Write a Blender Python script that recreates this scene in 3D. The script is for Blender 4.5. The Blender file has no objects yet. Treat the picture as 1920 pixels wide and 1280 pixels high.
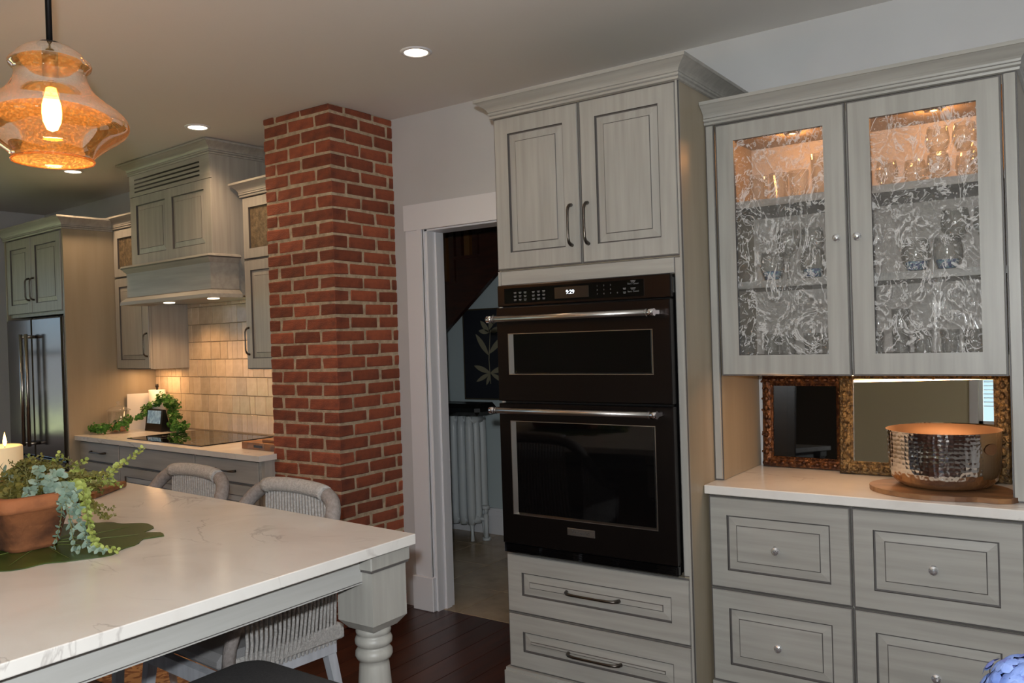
import bpy, bmesh, math, random
from mathutils import Vector, Matrix

random.seed(7)
PI = math.pi
SC = bpy.context.scene
COL = SC.collection

# ------------------------------------------------------------------ camera
CAM_H = 1.46
YAW, PITCH, ROLL, FPX = -0.613191, -0.005258, -0.031170, 1566.27
cy, sy, cp, sp = math.cos(YAW), math.sin(YAW), math.cos(PITCH), math.sin(PITCH)
fw = Vector((sy*cp, cy*cp, sp)); r0 = Vector((cy, -sy, 0)); u0 = r0.cross(fw)
rr = math.cos(ROLL)*r0 + math.sin(ROLL)*u0
uu = -math.sin(ROLL)*r0 + math.cos(ROLL)*u0
cd = bpy.data.cameras.new('camera'); cam = bpy.data.objects.new('camera', cd); COL.objects.link(cam)
cam.matrix_world = Matrix(((rr.x, uu.x, -fw.x, 0), (rr.y, uu.y, -fw.y, 0), (rr.z, uu.z, -fw.z, CAM_H), (0, 0, 0, 1)))
cd.sensor_width = 36; cd.lens = FPX/1920*36; cd.clip_start = .05; cd.clip_end = 200
SC.camera = cam

# ------------------------------------------------------------------ world, flash, exposure
SC.view_settings.view_transform = 'Standard'; SC.view_settings.look = 'None'
SC.view_settings.gamma = 1; SC.view_settings.use_curve_mapping = False
SC.view_settings.exposure = 0.0
W = bpy.data.worlds.new('sky'); SC.world = W; W.use_nodes = True
wn = W.node_tree.nodes; wl = W.node_tree.links
bg = wn['Background']
sky = wn.new('ShaderNodeTexSky'); sky.sky_type = 'HOSEK_WILKIE'; sky.turbidity = 4
sky.sun_direction = Vector((.3, -.4, .85)).normalized()
wl.new(sky.outputs[0], bg.inputs[0]); bg.inputs[1].default_value = 7.0
SC.cycles.use_denoising = True
SC.cycles.sample_clamp_indirect = 3.0
SC.cycles.max_bounces = 10; SC.cycles.transparent_max_bounces = 24
SC.cycles.diffuse_bounces = 4; SC.cycles.glossy_bounces = 5; SC.cycles.transmission_bounces = 8

def lin(c):
    return tuple((x/255/12.92 if x/255 <= .04045 else ((x/255+.055)/1.055)**2.4) for x in c)

def lamp(name, kind, loc, power, color, radius=.03, target=None, **kw):
    l = bpy.data.lights.new(name, kind); l.energy = power; l.color = color
    if kind in ('POINT', 'SPOT'): l.shadow_soft_size = radius
    for k, v in kw.items(): setattr(l, k, v)
    o = bpy.data.objects.new(name, l); COL.objects.link(o); o.location = loc
    if target is not None:
        o.rotation_euler = (Vector(target)-Vector(loc)).to_track_quat('-Z', 'Y').to_euler()
    return o

WARM = (1.0, .62, .30)
FLASH_AT = Vector((0, 0, CAM_H)) + uu*.11 - rr*.035
lamp('camera_flash', 'SPOT', FLASH_AT, 190, (.93, .975, 1.0), .022, FLASH_AT + fw*3 + uu*.2,
     spot_size=math.radians(165), spot_blend=.35)

lamp('sun', 'SUN', (0, 0, 10), 42, (1, .95, .86), target=(-.3, .4, 10-.85), angle=.01)

# ------------------------------------------------------------------ mesh builder
class MB:
    def __init__(s): s.v = []; s.f = []; s.m = []; s.sm = []
    def add(s, vs, fs, mi=0, smooth=False):
        n = len(s.v); s.v += [tuple(p) for p in vs]
        for f in fs: s.f.append(tuple(n+i for i in f)); s.m.append(mi); s.sm.append(smooth)
        return s
    def box(s, x0, x1, y0, y1, z0, z1, mi=0):
        return s.add([(x0,y0,z0),(x1,y0,z0),(x1,y1,z0),(x0,y1,z0),(x0,y0,z1),(x1,y0,z1),(x1,y1,z1),(x0,y1,z1)],
                     [(0,3,2,1),(4,5,6,7),(0,1,5,4),(1,2,6,5),(2,3,7,6),(3,0,4,7)], mi)
    def cbox(s, x0, x1, y0, y1, z0, z1, c=.003, mi=0, jit=0):
        X, Y, Z = (x0, x1), (y0, y1), (z0, z1); vs = []; idx = {}
        for i in (0,1):
            for j in (0,1):
                for k in (0,1):
                    sx, s_y, sz = (1,-1)[i]*c, (1,-1)[j]*c, (1,-1)[k]*c
                    q = [random.uniform(-jit, jit) for _ in range(3)]
                    for a, d in enumerate(((0,s_y,sz),(sx,0,sz),(sx,s_y,0))):
                        idx[i,j,k,a] = len(vs)
                        vs.append((X[i]+d[0]+q[0], Y[j]+d[1]+q[1], Z[k]+d[2]+q[2]))
        fs = []
        for i in (0,1): fs.append([idx[i,j,k,0] for j,k in ((0,0),(1,0),(1,1),(0,1))][::(-1,1)[i]])
        for j in (0,1): fs.append([idx[i,j,k,1] for i,k in ((0,0),(1,0),(1,1),(0,1))][::(1,-1)[j]])
        for k in (0,1): fs.append([idx[i,j,k,2] for i,j in ((0,0),(1,0),(1,1),(0,1))][::(-1,1)[k]])
        for j in (0,1):
            for k in (0,1): fs.append([idx[0,j,k,1],idx[1,j,k,1],idx[1,j,k,2],idx[0,j,k,2]])
        for i in (0,1):
            for k in (0,1): fs.append([idx[i,0,k,0],idx[i,1,k,0],idx[i,1,k,2],idx[i,0,k,2]])
        for i in (0,1):
            for j in (0,1): fs.append([idx[i,j,0,0],idx[i,j,1,0],idx[i,j,1,1],idx[i,j,0,1]])
        for i in (0,1):
            for j in (0,1):
                for k in (0,1): fs.append([idx[i,j,k,a] for a in (0,1,2)])
        return s.add(vs, fs, mi)
    def tube(s, pts, r, n=8, mi=0, smooth=True, cap=True, flat=1.0, up=None):
        pts = [Vector(p) for p in pts]; R = r if isinstance(r, (list, tuple)) else [r]*len(pts)
        vs = []; prev = None
        for i, p in enumerate(pts):
            t = (pts[min(i+1, len(pts)-1)] - pts[max(i-1, 0)]).normalized()
            if prev is None:
                a = Vector(up) if up else (Vector((0,0,1)) if abs(t.z) < .9 else Vector((1,0,0)))
                nrm = (a - t*a.dot(t)).normalized()
            else:
                nrm = (prev - t*prev.dot(t)).normalized()
            prev = nrm; b = t.cross(nrm)
            for k in range(n):
                an = 2*PI*k/n
                vs.append(p + R[i]*(math.cos(an)*nrm + flat*math.sin(an)*b))
        fs = []
        for i in range(len(pts)-1):
            for k in range(n):
                k2 = (k+1) % n
                fs.append((i*n+k, i*n+k2, (i+1)*n+k2, (i+1)*n+k))
        s.add(vs, fs, mi, smooth)
        if cap:
            m0 = len(s.v)-len(vs)
            s.f.append(tuple(m0+k for k in range(n))[::-1]); s.m.append(mi); s.sm.append(False)
            e = m0+(len(pts)-1)*n
            s.f.append(tuple(e+k for k in range(n))); s.m.append(mi); s.sm.append(False)
        return s
    def lathe(s, prof, n=24, c=(0,0,0), mi=0, smooth=True, closed=False, cap=False):
        vs = []
        for r, z in prof:
            for k in range(n):
                a = 2*PI*k/n; vs.append((c[0]+r*math.cos(a), c[1]+r*math.sin(a), c[2]+z))
        fs = []; m = len(prof)
        for i in range(m if closed else m-1):
            for k in range(n):
                k2 = (k+1) % n; j = (i+1) % m
                fs.append((i*n+k, i*n+k2, j*n+k2, j*n+k))
        s.add(vs, fs, mi, smooth)
        if cap:
            b = len(s.v)-len(vs)
            s.f.append(tuple(b+k for k in range(n))[::-1]); s.m.append(mi); s.sm.append(False)
            e = b+(m-1)*n
            s.f.append(tuple(e+k for k in range(n))); s.m.append(mi); s.sm.append(False)
        return s
    def prism(s, poly, axis, a0, a1, mi=0):
        # poly: 2D points (counter-clockwise) in the two axes other than axis
        def mk(p, a):
            return {'x': (a, p[0], p[1]), 'y': (p[0], a, p[1]), 'z': (p[0], p[1], a)}[axis]
        n = len(poly)
        vs = [mk(p, a0) for p in poly]+[mk(p, a1) for p in poly]
        fs = [tuple(range(n))[::-1], tuple(range(n, 2*n))]+[(i, (i+1) % n, n+(i+1) % n, n+i) for i in range(n)]
        return s.add(vs, fs, mi)
    def sweep(s, path, prof, mi=None, closed=False):
        # path: XY points, outward = right-hand side when walking; prof: (out, z, mat)
        n = len(path); P = [Vector((p[0], p[1], 0)) for p in path]; dirs = []
        for i in range(n):
            def nm(a, b):
                d = (b-a).normalized(); return Vector((d.y, -d.x, 0))
            ns = []
            if i > 0 or closed: ns.append(nm(P[i-1], P[i]))
            if i < n-1 or closed: ns.append(nm(P[i], P[(i+1) % n]))
            if len(ns) == 1: dirs.append(ns[0])
            else:
                b = (ns[0]+ns[1]).normalized(); dirs.append(b/max(.2, b.dot(ns[0])))
        m = len(prof); vs = []
        for i in range(n):
            for q in prof: vs.append(P[i]+dirs[i]*q[0]+Vector((0,0,q[1])))
        b0 = len(s.v); s.v += [tuple(v) for v in vs]
        for i in range(n if closed else n-1):
            j = (i+1) % n
            for k in range(m-1):
                s.f.append((b0+i*m+k, b0+j*m+k, b0+j*m+k+1, b0+i*m+k+1)); s.m.append(prof[k][2] if len(prof[k]) > 2 else 0); s.sm.append(False)
        return s
    def rings(s, x0, x1, z0, z1, rg, mi_field=0, sgn=1):
        # concentric rectangles on a front facing -y: rg = [(inset, y, mat of the band that follows)]
        vs = []
        for ins, y, _ in rg:
            vs += [(x0+ins, y, z0+ins), (x1-ins, y, z0+ins), (x1-ins, y, z1-ins), (x0+ins, y, z1-ins)]
        b0 = len(s.v); s.v += vs
        for i in range(len(rg)-1):
            for k in range(4):
                k2 = (k+1) % 4
                s.f.append((b0+i*4+k, b0+i*4+k2, b0+i*4+4+k2, b0+i*4+4+k)); s.m.append(rg[i][2]); s.sm.append(False)
        if mi_field is not None:
            e = b0+(len(rg)-1)*4
            s.f.append((e, e+1, e+2, e+3)); s.m.append(mi_field); s.sm.append(False)
        return s
    def build(s, name, mats, parent=None, loc=None, rotz=None):
        me = bpy.data.meshes.new(name); me.from_pydata(s.v, [], s.f); me.update()
        if not isinstance(mats, (list, tuple)): mats = [mats]
        for m in mats: me.materials.append(m)
        for p, mi, sm in zip(me.polygons, s.m, s.sm): p.material_index = min(mi, len(mats)-1); p.use_smooth = sm
        bm = bmesh.new(); bm.from_mesh(me); bmesh.ops.recalc_face_normals(bm, faces=bm.faces); bm.to_mesh(me); bm.free()
        o = bpy.data.objects.new(name, me); COL.objects.link(o)
        if parent is not None: o.parent = parent
        if loc is not None: o.location = loc
        if rotz is not None: o.rotation_euler = (0, 0, rotz)
        return o

def tag(o, label=None, cat=None, group=None, kind=None):
    if label: o['label'] = label
    if cat: o['category'] = cat
    if group: o['group'] = group
    if kind: o['kind'] = kind
    return o

def thing(name, label, cat, loc=(0,0,0), rotz=0, group=None):
    o = bpy.data.objects.new(name, None); COL.objects.link(o); o.empty_display_size = .05
    o.location = loc; o.rotation_euler = (0, 0, rotz)
    return tag(o, label, cat, group)

def copy_tree(o, parent=None):
    c = o.copy(); COL.objects.link(c); c.parent = parent
    for ch in [x for x in o.children]: copy_tree(ch, c)
    return c

def link_copy(src, parent, loc=(0,0,0), rot=(0,0,0), scale=(1,1,1)):
    c = src.copy(); COL.objects.link(c); c.parent = parent; c.location = loc; c.rotation_euler = rot; c.scale = scale
    return c

# ------------------------------------------------------------------ materials
def mat(name, col, rough=.5, metal=0.0, col2=None, scale=(8,8,8), lo=.35, hi=.65, bump=0, bscale=60, spec=.5, detail=4,
        emit=None, estr=0, coat=0, rnd=0, island=False, dist=0):
    m = bpy.data.materials.new(name); m.use_nodes = True; nt = m.node_tree; n = nt.nodes; L = nt.links
    b = n['Principled BSDF']
    b.inputs['Base Color'].default_value = (*lin(col), 1); b.inputs['Roughness'].default_value = rough
    b.inputs['Metallic'].default_value = metal; b.inputs['Specular IOR Level'].default_value = spec
    b.inputs['Coat Weight'].default_value = coat
    tc = n.new('ShaderNodeTexCoord')
    last = None
    if col2 is not None:
        mp = n.new('ShaderNodeMapping'); mp.inputs['Scale'].default_value = scale; L.new(tc.outputs['Object'], mp.inputs[0])
        nz = n.new('ShaderNodeTexNoise'); nz.inputs['Scale'].default_value = 1; nz.inputs['Detail'].default_value = detail
        nz.inputs['Distortion'].default_value = dist
        L.new(mp.outputs[0], nz.inputs[0])
        rp = n.new('ShaderNodeValToRGB'); rp.color_ramp.elements[0].position = lo; rp.color_ramp.elements[1].position = hi
        rp.color_ramp.elements[0].color = (*lin(col), 1); rp.color_ramp.elements[1].color = (*lin(col2), 1)
        L.new(nz.outputs[0], rp.inputs[0]); last = rp.outputs[0]
    if rnd:
        oi = n.new('ShaderNodeObjectInfo'); hs = n.new('ShaderNodeHueSaturation')
        ma = n.new('ShaderNodeMapRange'); ma.inputs['To Min'].default_value = 1-rnd; ma.inputs['To Max'].default_value = 1+rnd
        L.new(oi.outputs['Random'], ma.inputs['Value']); L.new(ma.outputs[0], hs.inputs['Value'])
        if last is None: hs.inputs['Color'].default_value = (*lin(col), 1)
        else: L.new(last, hs.inputs['Color'])
        last = hs.outputs[0]
    if last is not None: L.new(last, b.inputs['Base Color'])
    if bump:
        nb = n.new('ShaderNodeTexNoise'); nb.inputs['Scale'].default_value = bscale; nb.inputs['Detail'].default_value = 5
        L.new(tc.outputs['Object'], nb.inputs[0])
        bp = n.new('ShaderNodeBump'); bp.inputs['Strength'].default_value = bump; bp.inputs['Distance'].default_value = .01
        L.new(nb.outputs[0], bp.inputs['Height']); L.new(bp.outputs[0], b.inputs['Normal'])
    if emit is not None:
        b.inputs['Emission Color'].default_value = (*lin(emit), 1); b.inputs['Emission Strength'].default_value = estr
    return m

def thin_glass(name, tint, refl=.06, rough=.02, speck=None, body=0.0, bodycol=(255,255,255), translucent=False, lines=None, edge=.75):
    """clear pane: lets light through, mirrors a little at glancing angles; body = share of visible surface"""
    m = bpy.data.materials.new(name); m.use_nodes = True; nt = m.node_tree; n = nt.nodes; L = nt.links
    for x in list(n): n.remove(x)
    out = n.new('ShaderNodeOutputMaterial'); tr = n.new('ShaderNodeBsdfTransparent'); tr.inputs[0].default_value = (*lin(tint), 1)
    gl = n.new('ShaderNodeBsdfGlossy'); gl.inputs['Roughness'].default_value = rough
    lw = n.new('ShaderNodeLayerWeight'); lw.inputs[0].default_value = .25
    mr = n.new('ShaderNodeMapRange'); mr.inputs['To Min'].default_value = refl; mr.inputs['To Max'].default_value = edge
    L.new(lw.outputs['Fresnel'], mr.inputs['Value'])
    mx = n.new('ShaderNodeMixShader'); L.new(mr.outputs[0], mx.inputs[0]); L.new(tr.outputs[0], mx.inputs[1]); L.new(gl.outputs[0], mx.inputs[2])
    last = mx.outputs[0]
    tc = n.new('ShaderNodeTexCoord')
    if body or lines:
        df = n.new('ShaderNodeBsdfTranslucent' if translucent else 'ShaderNodeBsdfDiffuse'); df.inputs[0].default_value = (*lin(bodycol), 1)
        m2 = n.new('ShaderNodeMixShader'); L.new(last, m2.inputs[1]); L.new(df.outputs[0], m2.inputs[2]); m2.inputs[0].default_value = body
        if speck:
            nz = n.new('ShaderNodeTexNoise'); nz.inputs['Scale'].default_value = speck; nz.inputs['Detail'].default_value = 2
            L.new(tc.outputs['Object'], nz.inputs[0])
            mr2 = n.new('ShaderNodeMapRange'); mr2.inputs['From Min'].default_value = .45; mr2.inputs['From Max'].default_value = .7
            mr2.inputs['To Min'].default_value = body*.6; mr2.inputs['To Max'].default_value = min(1, body*2.2)
            L.new(nz.outputs[0], mr2.inputs['Value']); L.new(mr2.outputs[0], m2.inputs[0])
        if lines:
            # wavy water glass: twisting pale streaks painted in as highlights, and normals that swirl
            nz = n.new('ShaderNodeTexNoise'); nz.inputs['Scale'].default_value = lines; nz.inputs['Detail'].default_value = 5; nz.inputs['Roughness'].default_value = .6
            nz.inputs['Distortion'].default_value = 2.2
            mp = n.new('ShaderNodeMapping'); mp.inputs['Scale'].default_value = (1, 1, .62); L.new(tc.outputs['Object'], mp.inputs[0]); L.new(mp.outputs[0], nz.inputs[0])
            w = n.new('ShaderNodeMath'); w.operation = 'MULTIPLY'; w.inputs[1].default_value = 26; L.new(nz.outputs[0], w.inputs[0])
            sn = n.new('ShaderNodeMath'); sn.operation = 'SINE'; L.new(w.outputs[0], sn.inputs[0])
            mr2 = n.new('ShaderNodeMapRange'); mr2.inputs['From Min'].default_value = .80; mr2.inputs['From Max'].default_value = 1.0
            mr2.inputs['To Min'].default_value = body; mr2.inputs['To Max'].default_value = body+.55
            nz3 = n.new('ShaderNodeTexNoise'); nz3.inputs['Scale'].default_value = lines*3.1; nz3.inputs['Detail'].default_value = 3; nz3.inputs['Distortion'].default_value = 1.2
            L.new(tc.outputs['Object'], nz3.inputs[0])
            w3 = n.new('ShaderNodeMath'); w3.operation = 'MULTIPLY'; w3.inputs[1].default_value = 24; L.new(nz3.outputs[0], w3.inputs[0])
            s3 = n.new('ShaderNodeMath'); s3.operation = 'SINE'; L.new(w3.outputs[0], s3.inputs[0])
            mx3 = n.new('ShaderNodeMath'); mx3.operation = 'MAXIMUM'; L.new(sn.outputs[0], mx3.inputs[0])
            sb3 = n.new('ShaderNodeMath'); sb3.operation = 'SUBTRACT'; sb3.inputs[1].default_value = .06; L.new(s3.outputs[0], sb3.inputs[0]); L.new(sb3.outputs[0], mx3.inputs[1])
            L.new(mx3.outputs[0], mr2.inputs['Value']); L.new(mr2.outputs[0], m2.inputs[0])
            bp = n.new('ShaderNodeBump'); bp.inputs['Strength'].default_value = .6; bp.inputs['Distance'].default_value = .004
            L.new(sn.outputs[0], bp.inputs['Height']); L.new(bp.outputs[0], gl.inputs['Normal'])
        last = m2.outputs[0]
    L.new(last, out.inputs[0])
    return m

M = {}
M['cab'] = mat('glazed_grey_paint', (168,165,158), .42, col2=(150,147,140), scale=(38,38,2.2), lo=.3, hi=.7)
M['cabh'] = mat('glazed_grey_paint_across', (168,165,158), .42, col2=(150,147,140), scale=(2.2,38,38), lo=.3, hi=.7)
M['apron'] = mat('glazed_grey_flash_lit', (186,185,181), .42, col2=(172,170,165), scale=(38,2.2,38), lo=.3, hi=.7)  # cabinet grey made lighter, so the end apron carries the stronger flash
M['glaze'] = mat('dark_glaze', (84,80,78), .5)
M['cabside'] = mat('glazed_side_panel', (158,146,126), .4, col2=(146,134,113), scale=(14,14,1.2), lo=.3, hi=.7)
M['wall'] = mat('pale_grey_wall', (196,196,197), .75, col2=(191,191,192), scale=(3,3,3), bump=.03, bscale=220)
M['ceil'] = mat('white_ceiling', (218,214,210), .85, bump=.03, bscale=160)
M['white'] = mat('white_gloss_trim', (222,222,226), .35)
M['quartz'] = mat('white_quartz', (226,222,216), .16, col2=(214,208,201), scale=(2.5,2.5,2.5), lo=.4, hi=.72, detail=8, dist=1.5)
M['steel'] = mat('brushed_steel', (190,186,180), .28, 1.0)
M['chrome'] = mat('polished_chrome', (225,225,228), .08, 1.0)
M['pewter'] = mat('dark_pewter', (96,90,84), .3, 1.0)
M['bsteel'] = mat('black_stainless', (40,35,33), .32, .85)
M['bglass'] = mat('black_glass', (5,5,6), .04, spec=.5)
M['black'] = mat('black_plastic', (14,14,15), .35)
M['mirror'] = mat('mirror_silver', (235,235,232), .01, 1.0)
M['crystal'] = mat('cut_crystal', (250,252,254), .13, .85)
M['wallb'] = mat('beige_wall', (196,186,158), .8)
M['brick'] = mat('red_brick', (156,82,54), .9, col2=(112,58,42), scale=(16,16,22), lo=.3, hi=.75, bump=.5, bscale=120, rnd=.32)
M['mortar'] = mat('sandy_mortar', (206,186,158), .95, col2=(172,152,126), scale=(30,30,30), bump=.8, bscale=150)
M['tile'] = mat('glazed_cream_tile', (214,196,170), .14, col2=(200,180,152), scale=(18,18,18), rnd=.17, bump=.06, bscale=22)
M['grout'] = mat('tile_grout', (176,158,134), .9)
M['plank'] = mat('dark_walnut_plank', (70,36,24), .3, col2=(44,22,15), scale=(30,2.2,30), lo=.3, hi=.7, rnd=.16)
M['travertine'] = mat('travertine_tile', (172,152,124), .25, col2=(148,128,102), scale=(5,5,5), rnd=.10)
M['hallwall'] = mat('hall_wall', (178,190,192), .7)
M['darkwood'] = mat('dark_stair_wood', (60,30,20), .35, col2=(44,22,15), scale=(6,6,30))
M['balwood'] = mat('baluster_wood', (92,58,26), .4)
M['radiator'] = mat('radiator_paint', (196,202,204), .35)
M['rope'] = mat('grey_rope', (188,184,180), .9, col2=(164,160,156), scale=(120,120,120), bump=.6, bscale=240)
M['wrap'] = mat('taupe_wrap', (150,142,138), .9, col2=(132,124,120), scale=(90,90,90), bump=.4, bscale=300)
M['chairwood'] = mat('whitewashed_wood', (190,192,198), .5, col2=(172,174,180), scale=(40,40,3))
M['cushion'] = mat('grey_cushion', (140,138,138), .95, bump=.3, bscale=300)
M['darkfab'] = mat('charcoal_fabric', (46,44,44), .95, col2=(36,34,34), scale=(160,160,160), bump=.4, bscale=400)
M['darkleg'] = mat('black_wood', (26,24,24), .5)
M['terra'] = mat('terracotta', (158,98,60), .85, col2=(96,58,36), scale=(10,10,14), lo=.42, hi=.68, bump=.25, bscale=60)
M['leafmat'] = mat('dark_green_leaf', (64,84,26), .35, col2=(38,58,20), scale=(3,14,3), lo=.35, hi=.7)
M['vein'] = mat('leaf_vein', (104,116,60), .5)
M['euc'] = mat('eucalyptus_leaf', (146,166,150), .7, col2=(108,134,116), scale=(30,30,30))
M['lime'] = mat('lime_leaf', (172,184,98), .6, col2=(128,140,60), scale=(30,30,30))
M['olive'] = mat('olive_leaf', (112,104,40), .7, col2=(86,84,32), scale=(30,30,30))
M['green'] = mat('bright_green_leaf', (72,128,34), .6, col2=(40,88,22), scale=(30,30,30))
M['stemg'] = mat('green_stem', (120,120,70), .7)
M['wax'] = mat('ivory_wax', (240,226,190), .5, emit=(255,190,110), estr=.10)
M['flame'] = mat('flame', (255,200,120), .5, emit=(255,190,90), estr=14)
M['oak'] = mat('brown_board', (150,102,60), .5, col2=(112,72,40), scale=(4,26,26), lo=.3, hi=.7)
M['acacia'] = mat('acacia_board', (150,108,70), .4, col2=(98,64,40), scale=(5,26,20), lo=.35, hi=.65)
M['darkmetal'] = mat('oil_bronze', (22,20,20), .4, .6)
M['lens'] = mat('lit_lens', (255,240,220), .5, emit=(255,236,205), estr=9)
M['led'] = mat('led_strip', (255,240,215), .5, emit=(255,218,160), estr=9)
M['bulb'] = mat('lit_bulb', (255,220,170), .5, emit=(255,170,70), estr=55)
M['paper'] = mat('paper_white', (232,226,216), .9)
M['display'] = mat('clock_digits', (230,240,255), .5, emit=(225,238,255), estr=2.5)
M['screen'] = mat('lit_screen', (150,180,190), .2, col2=(60,70,80), scale=(30,30,30), emit=(150,175,190), estr=.35)
M['print'] = mat('grey_print', (112,112,112), .6)
M['badge'] = mat('badge_print', (70,66,64), .5)
M['gold1'] = mat('bronze_carved_frame', (112,70,36), .35, .55, col2=(56,30,18), scale=(60,60,60), lo=.35, hi=.6, bump=.5, bscale=90)
M['gold2'] = mat('antique_gold_frame', (128,104,66), .4, .6, col2=(72,56,36), scale=(60,60,60), lo=.4, hi=.6, bump=.9, bscale=110)
M['art'] = mat('navy_canvas', (26,28,36), .6)
M['artline'] = mat('cream_drawing', (128,122,100), .7)
M['artframe'] = mat('bronze_thin_frame', (84,76,60), .4, .4)
M['rug'] = mat('patterned_rug', (206,162,116), .95, col2=(150,104,72), scale=(16,16,16), lo=.46, hi=.54, detail=6, dist=2)
M['orange'] = mat('orange_fruit', (222,140,50), .6, col2=(196,110,30), scale=(40,40,40), bump=.6, bscale=70)
M['blue1'] = mat('blue_petal', (84,108,168), .7, col2=(122,142,192), scale=(40,40,40))
M['bluedots'] = mat('coloured_glass_chips', (40,70,140), .2, col2=(120,170,190), scale=(120,120,120), lo=.45, hi=.55)
M['inner'] = mat('cabinet_interior', (150,138,120), .5)
M['innerb'] = mat('cabinet_back', (188,180,170), .5)
M['glass'] = thin_glass('drinking_glass', (252,252,250), .07, .08, body=.05, bodycol=(250,250,250), edge=.30)
M['amberglass'] = thin_glass('amber_seedy_glass', (255,222,174), .07, .03, speck=190, body=.115, bodycol=(224,176,104))
M['seedy'] = thin_glass('wavy_water_glass', (236,236,236), .05, .12, body=.05, bodycol=(225,222,218), lines=9)
M['clear'] = thin_glass('window_pane', (240,245,245), .04, .0)
M['lawn'] = mat('lawn', (134,136,100), .9, col2=(106,114,78), scale=(3,3,3))
M['blind'] = mat('white_slat', (236,238,238), .5)
M['hammered'] = mat('hammered_steel', (222,218,212), .12, 1.0)
M['copperin'] = mat('copper_inside', (150,116,88), .5, .7)

# hammered dimples on the pot: rows of small round dents
def hammered():
    m = M['hammered']; n = m.node_tree.nodes; L = m.node_tree.links; b = n['Principled BSDF']
    tc = n.new('ShaderNodeTexCoord'); vo = n.new('ShaderNodeTexVoronoi'); vo.inputs['Scale'].default_value = 68
    vo.inputs['Randomness'].default_value = .35
    L.new(tc.outputs['Object'], vo.inputs[0])
    bp = n.new('ShaderNodeBump'); bp.inputs['Strength'].default_value = .32; bp.inputs['Distance'].default_value = .006
    L.new(vo.outputs['Distance'], bp.inputs['Height']); L.new(bp.outputs[0], b.inputs['Normal'])
hammered()
# quartz veins: thin grey wandering lines
def veins():
    m = M['quartz']; n = m.node_tree.nodes; L = m.node_tree.links; b = n['Principled BSDF']
    src = b.inputs['Base Color'].links[0].from_socket
    tc = n.new('ShaderNodeTexCoord'); nz = n.new('ShaderNodeTexNoise'); nz.inputs['Scale'].default_value = 2.1; nz.inputs['Detail'].default_value = 9
    nz.inputs['Distortion'].default_value = .8
    mp = n.new('ShaderNodeMapping'); mp.inputs['Rotation'].default_value = (0, 0, .7); mp.inputs['Scale'].default_value = (1, 2.2, 1)
    L.new(tc.outputs['Object'], mp.inputs[0]); L.new(mp.outputs[0], nz.inputs[0])
    s = n.new('ShaderNodeMath'); s.operation = 'SUBTRACT'; s.inputs[1].default_value = .5; L.new(nz.outputs[0], s.inputs[0])
    a = n.new('ShaderNodeMath'); a.operation = 'ABSOLUTE'; L.new(s.outputs[0], a.inputs[0])
    mr = n.new('ShaderNodeMapRange'); mr.inputs['From Max'].default_value = .012; mr.inputs['To Min'].default_value = .38; mr.inputs['To Max'].default_value = 0
    L.new(a.outputs[0], mr.inputs['Value'])
    n2 = n.new('ShaderNodeTexNoise'); n2.inputs['Scale'].default_value = 3.3; L.new(tc.outputs['Object'], n2.inputs[0])
    mr3 = n.new('ShaderNodeMapRange'); mr3.inputs['From Min'].default_value = .48; mr3.inputs['From Max'].default_value = .62; L.new(n2.outputs[0], mr3.inputs['Value'])
    mu = n.new('ShaderNodeMath'); mu.operation = 'MULTIPLY'; L.new(mr.outputs[0], mu.inputs[0]); L.new(mr3.outputs[0], mu.inputs[1])
    mx = n.new('ShaderNodeMix'); mx.data_type = 'RGBA'; L.new(mu.outputs[0], mx.inputs['Factor']); L.new(src, mx.inputs['A']); mx.inputs['B'].default_value = (*lin((132,120,116)), 1)
    L.new(mx.outputs['Result'], b.inputs['Base Color'])
veins()

# ================================================================== the room
KO = Vector((-3.69, 2.866, 0)); KR = math.radians(-4)      # the cooking wall stands a little askew to the doorway wall
def K(a, b, z=0):
    return KO + Vector((a*math.cos(KR)-b*math.sin(KR), a*math.sin(KR)+b*math.cos(KR), z))
CEIL = 2.68
def struct(name, mb, m, parent=None, loc=None, rotz=None):
    o = mb.build(name, m, parent, loc, rotz)
    if parent is None: o['kind'] = 'structure'
    return o

fl = struct('floor', MB().box(-7.8, 1.7, -3.3, 3.45, -.05, -.006), M['plank'])
pl_src = {}
x = -4.3
i = 0
while x < .9:
    ys = [-3.2, -1.4 + .9*((i*7) % 5)/5, .3 + 1.5*((i*3) % 4)/4, 3.45]
    for y0, y1 in zip(ys[:-1], ys[1:]):
        key = round(y1-y0, 3)
        if key not in pl_src:
            pl_src[key] = MB().cbox(-.062, .062, 0, key-.002, -.006, 0, .0012).build('plank', M['plank'], fl, (x, y0, 0))
        else:
            link_copy(pl_src[key], fl, (x, y0, 0))
    x += .1255; i += 1

struct('ceiling', MB().box(-7.8, 1.7, -3.3, 5.1, CEIL, CEIL+.1), M['ceil'])
wb = MB()
wb.box(-3.60, -2.95, 3.42, 3.54, 0, CEIL); wb.box(-2.03, 1.7, 3.42, 3.54, 0, CEIL); wb.box(-2.95, -2.03, 3.42, 3.54, 2.06, CEIL)
struct('wall_back', wb, M['wall'])
wk = struct('wall_kitchen', MB().box(-4.12, .12, .585, .72, 0, CEIL), M['wall'], None, K(0, 0), KR)
struct('wall_right', MB().box(1.6, 1.7, -3.3, 3.54, 0, CEIL), M['wall'])
# left wall with a window (it shows in the fridge doors)
wl_ = MB()
wl_.box(-7.8, -7.7, -3.3, -2.6, 0, CEIL); wl_.box(-7.8, -7.7, -.5, .1, 0, CEIL); wl_.box(-7.8, -7.7, 2.6, 3.9, 0, CEIL)
for y0_, y1_ in ((-2.6, -.5), (.1, 2.6)):
    wl_.box(-7.8, -7.7, y0_, y1_, 0, .7); wl_.box(-7.8, -7.7, y0_, y1_, 2.2, CEIL)
struct('wall_left', wl_, M['wall'])
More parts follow.
